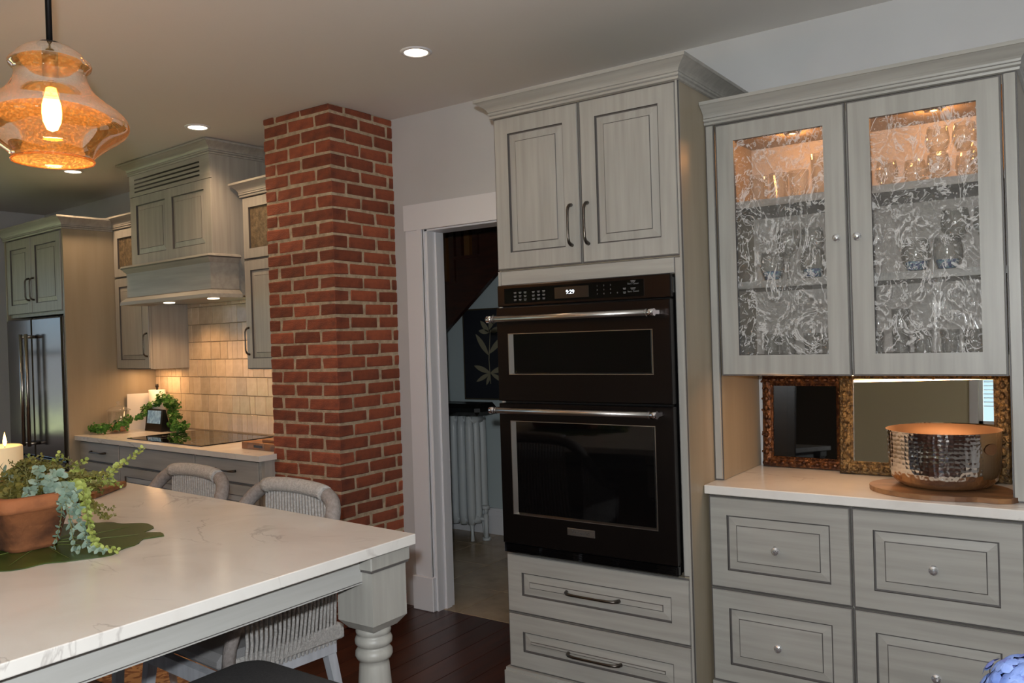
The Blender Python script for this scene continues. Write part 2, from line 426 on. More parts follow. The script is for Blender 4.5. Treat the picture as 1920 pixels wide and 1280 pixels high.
# rear wall with a window (it shows in the gold-framed mirror)
wf = MB()
wf.box(-7.8, -1.05, -3.3, -3.2, 0, CEIL); wf.box(.35, 1.7, -3.3, -3.2, 0, CEIL)
wf.box(-1.05, .35, -3.3, -3.2, 0, .8); wf.box(-1.05, .35, -3.3, -3.2, 2.1, CEIL)
struct('wall_front', wf, M['wallb'])

def window(name, axis, u0, u1, z0, z1, c, blinds=False):
    w = MB(); t = .07
    def bx(mb, a0, a1, b0, b1, d0, d1):
        if axis == 'y': mb.box(a0, a1, c+d0, c+d1, b0, b1)
        else: mb.box(c+d0, c+d1, a0, a1, b0, b1)
    for a0, a1, b0, b1 in ((u0-.08, u0, z0-.08, z1+.1), (u1, u1+.08, z0-.08, z1+.1), (u0, u1, z1, z1+.1), (u0, u1, z0-.08, z0)):
        bx(w, a0, a1, b0, b1, -.01, .025)
    o = struct(name, w, M['white'])
    s = MB(); zm = (z0+z1)/2; e = .04
    for a0, a1, b0, b1 in ((u0, u0+e, z0, z1), (u1-e, u1, z0, z1), (u0, u1, z0, z0+e), (u0, u1, z1-e, z1), (u0, u1, zm-.02, zm+.02)):
        bx(s, a0, a1, b0, b1, -.07, -.03)
    s.build('sash', M['white'], o)
    p = MB(); bx(p, u0+e, u1-e, z0+e, z1-e, -.052, -.048); p.build('pane', M['clear'], o)
    if blinds:
        k = 0; z = z1-.06
        while z > zm+.15:
            b = MB(); bx(b, u0+.05, u1-.05, z, z+.006, -.028, .012); b.build('slat', M['blind'], o); z -= .042
    return o
window('window_1', 'x', .1, 2.6, .7, 2.2, -7.7)
window('window_3', 'x', -2.6, -.5, .7, 2.2, -7.7)
for nm_, loc_, sz_, dr_ in (('p1', (-7.79, 1.35, 1.45), (1.5, 2.5), (1, 0, 0)), ('p2', (-7.79, -1.55, 1.45), (1.5, 2.1), (1, 0, 0)), ('p3', (-.35, -3.28, 1.45), (1.4, 1.3), (0, 1, 0))):
    l_ = bpy.data.lights.new('daylight_portal', 'AREA'); l_.shape = 'RECTANGLE'; l_.cycles.is_portal = True
    o_ = bpy.data.objects.new('daylight_portal', l_); COL.objects.link(o_); o_.location = loc_
    o_.rotation_euler = Vector(dr_).to_track_quat('-Z', 'Y').to_euler()
    l_.size, l_.size_y = max(sz_), max(sz_)
window('window_2', 'y', -1.05, .35, .8, 2.1, -3.2, True)
struct('lawn', MB().box(-30, 25, -28, 12, -.9, -.6), M['lawn'])

# hall beyond the doorway
hf = struct('floor_hall', MB().box(-5.2, -1.0, 3.45, 5.1, -.05, -.006), M['grout'])
ht = None
for i in range(-6, 4):
    for j in range(0, 4):
        x0 = -2.84 + i*.41; y0 = 3.452 + j*.41
        if x0 < -5.2 or x0 > -1.4: continue
        if ht is None: ht = MB().cbox(0, .406, 0, .406, -.008, 0, .0015).build('tile', M['travertine'], hf, (x0, y0, 0))
        else: link_copy(ht, hf, (x0, y0, 0))
struct('wall_hall', MB().box(-5.2, -1.0, 5.0, 5.1, 0, CEIL), M['hallwall'])
struct('wall_hall_end', MB().box(-5.2, -5.1, 3.85, 5.1, 0, CEIL), M['hallwall'])
struct('wall_hall_side', MB().box(-1.0, -.9, 3.54, 5.1, 0, CEIL), M['hallwall'])
bb = MB(); bb.box(-5.1, -1, 4.98, 5.0, 0, .17); bb.box(-5.1, -1, 4.972, 5.0, .0, .14); bb.box(-5.1, -1, 4.985, 5.0, .17, .19)
struct('baseboard_hall', bb, M['white'])

# door casing
dc = MB()
dc.box(-3.075, -2.955, 3.395, 3.42, .18, 2.05); dc.box(-2.985, -2.955, 3.385, 3.40, .18, 2.05); dc.box(-2.967, -2.953, 3.40, 3.42, .0, 2.05)
t1 = struct('trim_1', dc, M['white'])
MB().cbox(-3.09, -2.945, 3.38, 3.42, 0, .185, .004).build('plinth_block', M['white'], t1)
jb = MB(); jb.box(-2.952, -2.935, 3.41, 3.545, 0, 2.06); jb.box(-2.952, -2.02, 3.41, 3.545, 2.042, 2.062); jb.box(-2.045, -2.03, 3.44, 3.545, 0, 2.06)
jb.box(-2.936, -2.924, 3.47, 3.51, 0, 2.04)
jb.build('jamb', M['white'], t1)
hd = MB(); hd.box(-3.085, -2.003, 3.392, 3.42, 2.062, 2.19); hd.box(-3.075, -2.003, 3.383, 3.42, 2.05, 2.064)
hd.build('head_casing', M['white'], t1)

# cream tiles on the cooking wall, each its own piece
bs = MB().box(-2.157, -.05, .577, .5855, .868, 1.90).build('backsplash_bed', M['grout'], wk)
tsrc = {}
rng = random.Random(5)
zt = .882
while zt < 1.85:
    a = -2.155
    while a < -.055:
        w = rng.choice((.058, .058, .119, .119, .089))
        w = min(w, -.055-a)
        if w < .02: break
        h = .119
        key = round(w, 3)
        if key not in tsrc:
            tsrc[key] = MB().cbox(0, w-.004, -.008, 0, 0, h-.0, .002).build('tile', M['tile'], wk, (a, .577, zt))
        else:
            o = link_copy(tsrc[key], wk, (a, .577, zt))
            o.rotation_euler = (rng.uniform(-.012, .012), 0, rng.uniform(-.012, .012))
        a += w
    zt += .1225

# ------------------------------------------------------------------ brick chimney
ch = thing('brick_chimney', 'old red brick chimney column rising to the ceiling beside the doorway', 'chimney', (-3.69, 2.96, 0))
MB().box(.0045, .5105, .0045, .475, 0, CEIL-.002).build('mortar', M['mortar'], ch)
bsrc = {}
rng = random.Random(11)
def brick(x0, x1, y0, y1, z0, z1):
    key = (round(x1-x0, 3), round(y1-y0, 3), round(z1-z0, 3)); var = rng.randrange(4)
    sx, s_y, sz = key
    j = rng.uniform(-.002, .002)
    loc = (x0+j, y0+rng.uniform(-.0015, .0015), z0+rng.uniform(-.0015, .0015))
    if (key, var) not in bsrc:
        random.seed(hash(key) % 1000 + var)
        bsrc[key, var] = MB().cbox(0, sx, 0, s_y, 0, sz, .0045, jit=.0026).build('brick', M['brick'], ch, loc)
    else:
        link_copy(bsrc[key, var], ch, loc)
k = 0; z = .004
while z < CEIL-.02:
    h = min(.0565, CEIL-.002-z)
    if k % 2 == 0:
        fr = [(0, .083), (.098, .284), (.299, .515)]; corner = .1; side = [(.114, .306), (.322, .47)]
    else:
        fr = [(0, .183), (.199, .392), (.408, .515)]; corner = .203; side = [(.218, .412), (.428, .47)]
    for q, (x0, x1) in enumerate(fr):
        brick(x0, x1, 0, corner if q == 2 else .09, z, z+h)
    for y0, y1 in side: brick(.425, .515, y0, y1, z, z+h)
    z += .0695; k += 1

# ------------------------------------------------------------------ cabinet helpers (front faces -y at y = yf)
def front(parent, name, x0, x1, z0, z1, yf=0, th=.02, fwid=.07, panel='raised', m=None, label=None, pm=None):
    m = m or M['cab']
    fr = MB()
    rg = [(0, yf+th, 0), (0, yf+.005, 1), (.004, yf+.005, 0), (.006, yf, 0)]
    if panel is None:
        fr.rings(x0, x1, z0, z1, rg, 0)
        return fr.build(name, [m, M['glaze']], parent)
    rg += [(fwid, yf, 1), (fwid+.001, yf+.008, 1), (fwid+.0065, yf+.0085, 1)]
    fr.rings(x0, x1, z0, z1, rg, None)
    d = fr.build(name, [m, M['glaze']], parent)
    pn = MB()
    if panel == 'raised':
        pg = [(fwid+.006, yf+.012, 0), (fwid+.006, yf+.0082, 0), (fwid+.034, yf+.0045, 1), (fwid+.0368, yf+.0025, 0)]
    else:
        pg = [(fwid+.002, yf+.012, 0), (fwid+.002, yf+.010, 0)]
    pn.rings(x0, x1, z0, z1, pg, 0)
    pn.build('panel', [pm or m, M['glaze']], d)
    return d

def arch_pull(parent, p0, p1, out=.03, r=.0055, m=None):
    p0, p1 = Vector(p0), Vector(p1); d = p1-p0; pts = []; rad = []
    for t, o, q in ((0, 0, 1.35), (.02, .45, 1.3), (.07, .8, 1.1), (.16, .98, .95), (.35, 1.0, .85), (.5, 1.0, .82), (.65, 1.0, .85), (.84, .98, .95), (.93, .8, 1.1), (.98, .45, 1.3), (1, 0, 1.35)):
        pts.append(p0+d*t+Vector((0, -out*o, 0))); rad.append(r*q)
    return MB().tube(pts, rad, 10).build('handle', m or M['pewter'], parent)

def crystal_knob(parent, p, r=.016):
    k = MB(); n = 10
    k.tube([Vector(p), Vector(p)+Vector((0, -.014, 0))], [.006, .005], 10)
    prof = [(.006, -.012), (r*.8, -.016), (r, -.022), (r*.86, -.029), (r*.45, -.033), (0.0005, -.034)]
    vs = []; fs = []
    for i, (rad, y) in enumerate(prof):
        for q in range(n):
            a = 2*PI*(q+.5*(i % 2))/n; vs.append((p[0]+rad*math.cos(a), p[1]+y, p[2]+rad*math.sin(a)))
    for i in range(len(prof)-1):
        for q in range(n):
            fs.append((i*n+q, i*n+(q+1) % n, (i+1)*n+(q+1) % n)); fs.append((i*n+q, (i+1)*n+(q+1) % n, (i+1)*n+q))
    k.add(vs, fs, 0)
    return k.build('knob', M['crystal'], parent)

def crown(parent, path, z0, h=.075, out=.055, m=None, name='crown_molding'):
    g = 1
    pr = [(0, z0, 0), (.008, z0+.002, 0), (.010, z0+.010, g), (.006, z0+.012, 0), (.012, z0+.016, 0), (.013, z0+.023, g), (.009, z0+.025, 0)]
    for i in range(7):
        t = i/6; pr.append((.012+(out-.016)*(1-math.cos(t*PI/2))*.85+(out-.016)*.15*t, z0+.027+(h-.04)*t, 0))
    pr += [(out, z0+h-.012, 0), (out, z0+h, 0), (-.02, z0+h, 0)]
    return MB().sweep(path, pr).build(name, [m or M['cabh'], M['glaze']], parent)

# ================================================================== tall oven cabinet (local: x right, y into the wall, front at y = 0)
oc = thing('oven_cabinet', 'tall glazed grey cabinet built around the wall oven beside the doorway', 'cabinet', (-2.0, 2.75, 0))
Wc = .805
body = MB(); body.box(0, Wc, .02, .668, .0, .585); body.box(0, Wc, .02, .668, 1.668, 2.35)
body.box(0, .014, .02, .668, .585, 1.668); body.box(.772, Wc, .02, .668, .585, 1.668); body.box(.014, .772, .56, .668, .585, 1.668)
body.build('carcass', [M['cabside']], oc)
st = MB()
st.rings(.0, .0135, .592, 1.727, [(0, .02, 0), (0, .010, 0), (.001, .008, 0)], 0)
st.build('stile', [M['cab'], M['glaze']], oc)
st = MB()
st.rings(.773, .803, .592, 1.727, [(0, .02, 0), (0, .010, 1), (.003, .010, 0), (.004, .006, 0)], 0)
st.build('stile', [M['cab'], M['glaze']], oc)
eb = MB(); eb.box(.7985, .8055, -.001, .02, .12, 2.345); eb.box(.8055, .807, .004, .012, .12, 2.345, 1)
eb.build('corner_bead', [M['cab'], M['glaze']], oc)
rl = MB(); rl.rings(.0135, .773, 1.669, 1.727, [(0, .02, 0), (0, .010, 1), (.002, .009, 0), (.003, .008, 0)], 0)
rl.build('rail', [M['cabh'], M['glaze']], oc)
d = front(oc, 'door', .004, .399, 1.731, 2.344, fwid=.068); arch_pull(d, (.360, 0, 1.803), (.360, 0, 1.957))
d = front(oc, 'door', .404, .798, 1.731, 2.344, fwid=.068); arch_pull(d, (.432, 0, 1.803), (.432, 0, 1.957))
d = front(oc, 'drawer', .004, .798, .347, .584, fwid=.072, m=M['cabh']); arch_pull(d, (.286, 0, .466), (.516, 0, .466))
d = front(oc, 'drawer', .004, .798, .122, .343, fwid=.070, m=M['cabh']); arch_pull(d, (.286, 0, .228), (.516, 0, .228))
crown(oc, [(0, .66), (0, 0), (Wc, 0), (Wc, .66)], 2.345)
MB().box(-.012, Wc+.012, -.015, .02, 0, .108).box(-.008, Wc+.008, -.010, .02, .108, .12).box(Wc, Wc+.008, .02, .14, 0, .108).build('base_molding', M['cabh'], oc)

# ------------------------------------------------------------------ the double wall oven
ov = thing('wall_oven', 'black stainless double wall oven with two bar handles and clock reading 9:29', 'oven', (-2.0, 2.75, 0))
ox0, ox1 = .016, .770
MB().box(ox0+.01, ox1-.01, .0, .54, .60, 1.66).build('oven_body', M['black'], ov)
cpn = MB().cbox(ox0, ox1, -.024, .002, 1.583, 1.667, .003).build('control_panel', M['bsteel'], ov)
MB().box(.052, .668, -.0255, -.0235, 1.594, 1.654).build('glass_strip', M['bglass'], cpn)
MB().box(.29, .44, -.0262, -.0254, 1.602, 1.645).build('clock_screen', mat('dim_screen', (30,26,24), .3), cpn)

def text(body, size, loc, m, parent, name='lettering', rx=PI/2):
    c = bpy.data.curves.new(name, 'FONT'); c.body = body; c.size = size; c.align_x = 'CENTER'; c.align_y = 'CENTER'; c.extrude = .0003
    o = bpy.data.objects.new(name, c); COL.objects.link(o); o.parent = parent; o.location = loc; o.rotation_euler = (rx, 0, 0)
    c.materials.append(m)
    bpy.context.view_layer.update()
    me = bpy.data.meshes.new_from_object(o.evaluated_get(bpy.context.evaluated_depsgraph_get()))
    bpy.data.objects.remove(o); q = bpy.data.objects.new(name, me); COL.objects.link(q); q.parent = parent; q.location = loc; q.rotation_euler = (rx, 0, 0)
    return q
text('9:29', .022, (.360, -.0268, 1.624), M['display'], cpn, 'clock_digits')
for i in range(3):
    for j in range(3):
        text(str(i*3+j+1), .0075, (.477+j*.028, -.0258, 1.640-i*.015), M['print'], cpn)
text('0', .0075, (.561, -.0258, 1.610), M['print'], cpn)
text('Start  Cancel', .0085, (.625, -.0258, 1.640), M['print'], cpn)
text('Start  Cancel', .0085, (.625, -.0258, 1.612), M['print'], cpn)
def marks(rows):
    b = MB()
    for x0, z0, w in rows: b.box(x0-w/2, x0+w/2, -.0259, -.0254, z0-.0012, z0+.0012); b.box(x0-w/2.6, x0+w/2.6, -.0259, -.0254, z0-.0052, z0-.0032)
    return b
rows = []
for gx in (.105, .192):
    for j in range(3):
        for i in range(3): rows.append((gx+j*.024, 1.636-i*.014, .013))
rows += [(.590, 1.640-.015, .012), (.590, 1.611, .012), (.625, 1.650, .02), (.625, 1.624, .02)]
marks(rows).build('button_print', M['print'], cpn)
VN = MB(); VN.box(ox1-.001, ox1+.004, -.015, .002, 1.60, 1.655); VN.build('side_vent', M['black'], cpn)

def oven_door(name, z0, z1, wz0, wz1, hz):
    d = MB(); x0, x1, yf = ox0, ox1, -.036
    wx0, wx1 = .072, .702
    # slab with a window hole: outer sides, then the front as four strips, then a sloped polished reveal
    d.rings(x0, x1, z0, z1, [(0, -.003, 0), (0, yf+.004, 0), (.003, yf, 0)], None)
    xs = [x0+.003, wx0, wx1, x1-.003]; zs = [z0+.003, wz0, wz1, z1-.003]
    for i in range(3):
        for j in range(3):
            if i == 1 and j == 1: continue
            d.add([(xs[i], yf, zs[j]), (xs[i+1], yf, zs[j]), (xs[i+1], yf, zs[j+1]), (xs[i], yf, zs[j+1])], [(0, 1, 2, 3)], 0)
    o = d.build(name, [M['bsteel']], ov)
    rv = MB()
    a = [(wx0, wz0), (wx1, wz0), (wx1, wz1), (wx0, wz1)]
    e, ez = .017, .007
    b = [(wx0+e, wz0+ez), (wx1-e, wz0+ez), (wx1-e, wz1-ez*.3), (wx0+e, wz1-ez*.3)]
    vs = [(p[0], yf-.002, p[1]) for p in a]+[(p[0]+(.003 if i in (0, 3) else -.003), yf-.002, p[1]+(.003 if i < 2 else -.003)) for i, p in enumerate(a)]+[(p[0], yf+.016, p[1]) for p in b]
    fs = []
    for k in range(4):
        k2 = (k+1) % 4; fs += [(k, k2, 4+k2, 4+k), (4+k, 4+k2, 8+k2, 8+k)]
    rv.add(vs, fs); rv.build('window_trim', M['steel'], o)
    g = MB(); g.box(b[0][0]-.004, b[1][0]+.004, yf+.014, yf+.018, b[0][1]-.004, b[2][1]+.004); g.build('window_glass', M['bglass'], o)
    hb = MB(); hb.tube([(.018, -.086, hz), (.728, -.086, hz)], .0115, 16, 0)
    h = hb.build('handle', M['steel'], o)
    for hx, s in ((.020, 1), (.722, -1)):
        cpb = MB(); cpb.tube([(hx-.012, -.086, hz), (hx+.012, -.086, hz)], .0135, 16)
        cpb.tube([(hx+s*.018, -.086, hz), (hx+s*.021, -.086, hz)], .0132, 16)
        cpb.cbox(hx-.010+s*.0, hx+.010, -.086, yf, hz-.010, hz+.010, .003)
        cpb.build('handle_bracket', M['chrome'], h)
    return o
oven_door('oven_door', 1.206, 1.578, 1.310, 1.474, 1.532)
lo = oven_door('oven_door', .636, 1.196, .754, 1.128, 1.180-.008)
bd = MB().cbox(.322, .442, -.0385, -.0355, .699, .727, .001).build('badge', M['steel'], lo)
text('KitchenAid', .017, (.382, -.0392, .713), M['badge'], bd)
bt = MB(); bt.cbox(ox0, ox1, -.030, .002, .598, .634, .003)
for q in range(3): bt.box(ox0+.01, ox1-.01, -.0325, -.030, .604+q*.009, .609+q*.009)
bt.build('bottom_vent_trim', M['bglass'], ov)

# ================================================================== hutch base with drawers
hb = thing('drawer_cabinet', 'low glazed grey drawer cabinet with crystal knobs under the glass hutch', 'cabinet', (-1.189, 2.905, 0))
Wb = 1.0
MB().box(0, Wb, .02, .513, .0, .866).build('carcass', M['cab'], hb)
for (x0, x1, f) in ((.003, .4958, .066), (.4998, .992, .066)):
    for (z0, z1) in ((.526, .858), (.184, .521)):
        d = front(hb, 'drawer', x0, x1, z0, z1, fwid=.066, m=M['cabh'])
        crystal_knob(d, ((x0+x1)/2, .0025, (z0+z1)/2-.004))
d = MB().box(0, Wb+.002, -.004, .02, 0, .165).box(0, Wb, 0, .02, .165, .18).build('base_molding', M['cabh'], hb)
hw = MB(); hw.cbox(-1.192, -.14, 2.880, 3.4185, .868, .900, .0025)
tag(hw.build('worktop', M['quartz']), 'white quartz worktop on the drawer cabinet below the glass hutch', 'worktop')

# ------------------------------------------------------------------ glass-front hutch standing on the worktop
hu = thing('glass_hutch', 'grey glass-door hutch cabinet standing on the white worktop beside the oven', 'cabinet', (-1.2, 2.995, .900))
z_b, z_t = .392, 1.328          # underside and top, above the worktop
def post(x0, x1):
    p = MB(); p.box(x0, x1, .004, .423, .0015, z_t)
    o = p.build('side_panel', M['cabside'], hu)
    f = MB(); f.rings(x0, x1, .0015, z_t, [(0, .006, 1), (0, .002, 1), (.0035, .002, 0), (.005, -.003, 0)], 0)
    f.build('post_face', [M['cab'], M['glaze']], o)
post(.0065, .040); post(.970, 1.010)
sh = MB(); sh.box(.04, .97, .022, .423, z_b, .458); sh.box(.04, .97, .022, .423, z_t-.03, z_t)
sh.build('case', M['inner'], hu)
MB().box(.04, .97, .413, .4225, .458, z_t-.03).build('back_panel', M['innerb'], hu)
MB().box(.496, .514, .0165, .022, z_b+.02, z_t-.03).build('mullion', M['cab'], hu)
for zs in (.739, 1.038):
    s = MB(); s.box(.041, .969, .060, .4125, zs-.026, zs); MBs = s.build('shelf', M['cabh'], hu)
for x0, x1, kx in ((.046, .505, .474), (.5105, .967, .540)):
    d = MB(); yf = -.005
    g0, g1 = (x0+.069, x1-.072) if kx < .5 else (x0+.074, x1-.068)
    d.rings(x0, x1, z_b, z_t-.006, [(0, .016, 0), (0, yf+.004, 1), (.004, yf+.004, 0), (.006, yf, 0)], None)
    gz0, gz1 = .467, 1.256
    xs = [x0+.006, g0, g1, x1-.006]; zz = [z_b+.006, gz0, gz1, z_t-.012]
    for i in range(3):
        for j in range(3):
            if i == 1 and j == 1: continue
            d.add([(xs[i], yf, zz[j]), (xs[i+1], yf, zz[j]), (xs[i+1], yf, zz[j+1]), (xs[i], yf, zz[j+1])], [(0, 1, 2, 3)], 0)
    a = [(g0, gz0), (g1, gz0), (g1, gz1), (g0, gz1)]
    vs = [(p[0], yf, p[1]) for p in a]+[(p[0], yf+.019, p[1]) for p in a]
    d.add(vs, [(k, (k+1) % 4, 4+(k+1) % 4, 4+k) for k in range(4)], 1)
    o = d.build('door', [M['cab'], M['glaze']], hu)
    g = MB(); g.add([(g0-.003, yf+.010, gz0-.003), (g1+.003, yf+.010, gz0-.003), (g1+.003, yf+.010, gz1+.003), (g0-.003, yf+.010, gz1+.003)], [(0, 1, 2, 3)])
    g.build('glass_pane', M['seedy'], o)
    crystal_knob(o, (kx, yf, .863), .0145)
crown(hu, [(.0065, .0), (1.01, .0), (1.01, .42)], z_t-.002, .08, .052)
MB().box(.0065, 1.008, .002, .42, z_t-.002, z_t+.076).build('frieze', M['cabh'], hu)
ls = MB().box(.36, .95, .050, .072, z_b-.0028, z_b-.0008).build('led_strip', M['led'], hu)
lamp('hutch_niche_light', 'AREA', (-.56, 3.062, 1.2870), 2.2, (1, .52, .22), target=(-.6, 3.2, .9), shape='RECTANGLE', size=.85, size_y=.02)
for lx in (-.93, -.45):
    lamp('hutch_puck_light', 'POINT', (lx, 3.2, 2.17), 2.0, (1, .42, .12), .02)
pk = None
for lx in (.27, .75):
    o = MB().lathe([(.0005, 0), (.028, 0), (.028, .008), (.0005, .008)], 20, (lx, .2, z_t-.0385)).build('puck_light', M['steel'], hu)

# ------------------------------------------------------------------ glassware behind the doors
def glassware(name, label, cat, prof, loc, group, n=18, chips=False, m=None):
    g = MB(); g.lathe(prof, n)
    mats = [m or M['glass']]
    o = g.build(name, mats, None, loc)
    tag(o, label, cat, group)
    if chips:
        c = MB(); c.lathe([(.002, .004), (prof[1][0]*.95, .006), (prof[1][0]+.006, .030), (prof[1][0]+.004, .034)], 16)
        c.build('coloured_base', M['bluedots'], o)
    return o
def tumbler(r, h, t=.0022): return [(.001, .001), (r*.86, .001), (r, h), (r-t, h), (r*.86-t, .008), (.001, .008)]
def stemless(r, h): return [(.001, .001), (r*.62, .001), (r*.95, h*.35), (r, h*.55), (r*.82, h), (r*.80, h), (r*.97, h*.55), (r*.9, h*.35), (r*.58, .007), (.001, .007)]
def goblet(r, h): return [(.001, .001), (r*.85, .001), (r*.8, .004), (.006, .010), (.005, h*.45), (r*.5, h*.52), (r*.95, h*.68), (r, h*.8), (r*.86, h), (r*.84, h), (r*.97, h*.8), (r*.92, h*.69), (.003, h*.5)]
HX = -1.2
zs_top, zs_mid, zs_low = .9+1.038+.0005, .9+.739+.0005, .9+.4585
G1 = 'clear glasses on the top hutch shelf'
for i, x in enumerate((.155, .232, .305, .385)):
    glassware('glass_jar', 'straight clear glass on the top hutch shelf, behind the door nearer the oven' if i < 3 else 'tall straight clear vase-like glass at the end of the top hutch shelf row', 'glass', tumbler(.036, .10 if i != 3 else .15), (HX+x, 3.14, zs_top), G1)
G2 = 'stacked clear glasses on the top hutch shelf'
for i, x in enumerate((.61, .69, .77, .85, .90)):
    glassware('footed_glass', 'rounded clear glass on the top hutch shelf, beside or under the stacked ones', 'glass', stemless(.038, .088), (HX+x, 3.12+.06*(i % 2), zs_top), G2)
for i, x in enumerate((.77, .85)):
    glassware('stacked_glass', 'clear glass stacked upon another on the top hutch shelf', 'glass', stemless(.038, .09), (HX+x, 3.12+.06*((i+2+i) % 2), zs_top+.0895), 'upper glasses of the stacks')
for i, x in enumerate((.235, .325, .415)):
    glassware('wine_goblet', 'tall stemmed wine glass on the middle hutch shelf behind speckled tumblers', 'wine glass', goblet(.043, .195), (HX+x, 3.22, zs_mid), 'wine glasses behind the oven-side door')
for i, x in enumerate((.205, .352)):
    glassware('speckled_tumbler', 'stemless tumbler with multicoloured chips in its base, below stemmed wine glasses', 'tumbler', stemless(.045, .105), (HX+x, 3.12, zs_mid), 'speckled tumblers before the wine glasses', chips=True)
for i, x in enumerate((.695, .79)):
    glassware('blue_tumbler', 'stemless tumbler with blue chipped base on the middle hutch shelf near goblets', 'tumbler', stemless(.048, .11), (HX+x, 3.12, zs_mid), 'blue based tumblers', chips=True)
for i, x in enumerate((.80, .90)):
    glassware('ribbed_goblet', 'tall ribbed clear goblet on the middle hutch shelf behind blue tumblers', 'goblet', goblet(.047, .215), (HX+x, 3.25, zs_mid), 'ribbed goblets')
G3 = 'small tumblers on the hutch floor'
for i in range(12):
    x = .10 + i*.076
    glassware('small_tumbler', 'small clear tumbler in the row on the lowest hutch level', 'tumbler', tumbler(.031, .082), (HX+x, 3.12+(.05 if i % 2 else 0), zs_low), G3, 16)
glassware('stacked_tumbler', 'clear tumbler standing upon a small one on the lowest hutch level', 'tumbler', tumbler(.031, .075), (HX+.10+7*.076, 3.17, zs_low+.0825), None, 16)

# ================================================================== things in the hutch niche
def lump(mb, c, r, s=(1,1,1), mi=0, n=6):
    vs = []; fs = []
    for i in range(4):
        th = PI*(i+.5)/4
        for k in range(n):
            a = 2*PI*k/n; vs.append((c[0]+r*s[0]*math.sin(th)*math.cos(a), c[1]+r*s[1]*math.cos(th), c[2]+r*s[2]*math.sin(th)*math.sin(a)))
    for i in range(3):
        for k in range(n): fs.append((i*n+k, i*n+(k+1) % n, (i+1)*n+(k+1) % n, (i+1)*n+k))
    fs.append(tuple(range(n))[::-1]); fs.append(tuple(range(3*n, 4*n)))
    mb.add(vs, fs, mi, True)

def leaning_frame(name, label, cat, x0, w, h, bw, y_base, lean, fm, glassm, relief, tb=None):
    tb = tb or bw
    t = thing(name, label, cat, (x0, y_base, .9008)); t.rotation_euler = (-lean, 0, 0)
    f = MB()
    f.rings(0, w, 0, h, [(0, .016, 0), (0, -.004, 0), (bw*.12, -.014, 0), (bw*.5, -.018, 0), (bw*.8, -.010, 0), (bw*.85, -.012, 0), (bw, -.006, 0), (bw, .006, 0)], None)
    f.v = [(x_, y_, z_ if z_ < h-bw-1e-6 else h-(h-z_)*tb/bw) for x_, y_, z_ in f.v]
    fo = f.build('frame', fm, t)
    c = MB(); rng = random.Random(len(name))
    per = [((0, bw*.45), (w, bw*.45)), ((0, h-tb*.45), (w, h-tb*.45)), ((bw*.45, bw), (bw*.45, h-tb)), ((w-bw*.45, bw), (w-bw*.45, h-tb))]
    for (ax, az), (bx, bz) in per:
        L = math.hypot(bx-ax, bz-az); n = int(L/relief)
        for i in range(n):
            q = (i+.5)/n; px, pz = ax+(bx-ax)*q, az+(bz-az)*q
            lump(c, (px, -.016, pz), relief*.42, (1.15, .7, .75) if abs(bx-ax) > .01 else (.75, .7, 1.15))
            for _ in range(3):
                lump(c, (px+rng.uniform(-.4, .4)*bw, -.015, pz+rng.uniform(-.3, .3)*relief if abs(bx-ax) > .01 else pz+rng.uniform(-.4, .4)*relief), relief*.17, (1, .8, 1), 0, 5)
    c.build('carving', fm, fo)['kind'] = 'stuff'
    b = MB(); n = int((w-2*bw)/.011)
    for i in range(n): lump(b, (bw+(i+.5)*(w-2*bw)/n, -.009, bw-.004), .0042, n=5); lump(b, (bw+(i+.5)*(w-2*bw)/n, -.009, h-tb+.004), .0042, n=5)
    b.build('beading', fm, fo)['kind'] = 'stuff'
    MB().box(bw-.004, w-bw+.004, .002, .005, bw-.004, h-tb+.004).build('glass', glassm, t)
    MB().box(.004, w-.004, .0055, .015, .004, h-.004).build('backing', M['black'], t)
    return t
lf = leaning_frame('picture_frame', 'dark bronze carved frame with black glass leaning behind the gold mirror', 'picture frame', -1.138, .335, .372, .044, 3.380, math.radians(3), M['gold1'], mat('black_picture_glass', (4,4,5), .02), .032)
leaning_frame('ornate_mirror', 'wide mirror in an antique gold floral frame leaning at the niche wall', 'mirror', -.824, .566, .386, .050, 3.325, math.radians(4.5), M['gold2'], M['mirror'], .036, .026)

bo = MB(); pts = []
for i in range(40):
    a = 2*PI*i/40; rx, ry = .215, .165
    x, y = rx*math.cos(a), ry*math.sin(a)
    dd = abs(math.atan2(math.sin(a-math.radians(-35)), math.cos(a-math.radians(-35))))
    if dd < .32: k = 1+.25*math.cos(dd/.32*PI/2)**.5; x *= k; y *= k
    pts.append((x, y))
bo.prism(pts, 'z', 0, .016)
o = tag(bo.build('serving_board', M['acacia'], None, (-.450, 3.085, .9006)), 'round acacia serving board with short handle under the hammered pot', 'board')
pt = thing('hammered_pot', 'wide hammered steel pot with copper lining standing on the wooden board', 'pot', (-.440, 3.125, .9172))
pr = [(.001, .0), (.105, .0), (.140, .008), (.160, .028), (.168, .06), (.172, .12), (.174, .186), (.176, .190)]
MB().lathe(pr, 48).build('pot_wall', M['hammered'], pt)
pi_ = [(.176, .190), (.172, .189), (.169, .12), (.164, .06), (.155, .03), (.135, .012), (.001, .006)]
MB().lathe(pi_, 48).build('lining', M['copperin'], pt)
ho = MB(); vs = []; n = 20
for k in range(n):
    a = 2*PI*k/n; al = math.radians(-30)+.17*math.cos(a); zz = .138+.018*math.sin(a); R = .1752
    vs.append((R*math.cos(al), R*math.sin(al), zz))
ho.add(vs, [tuple(range(n))]); ho.build('grip_opening', M['copperin'], pt)

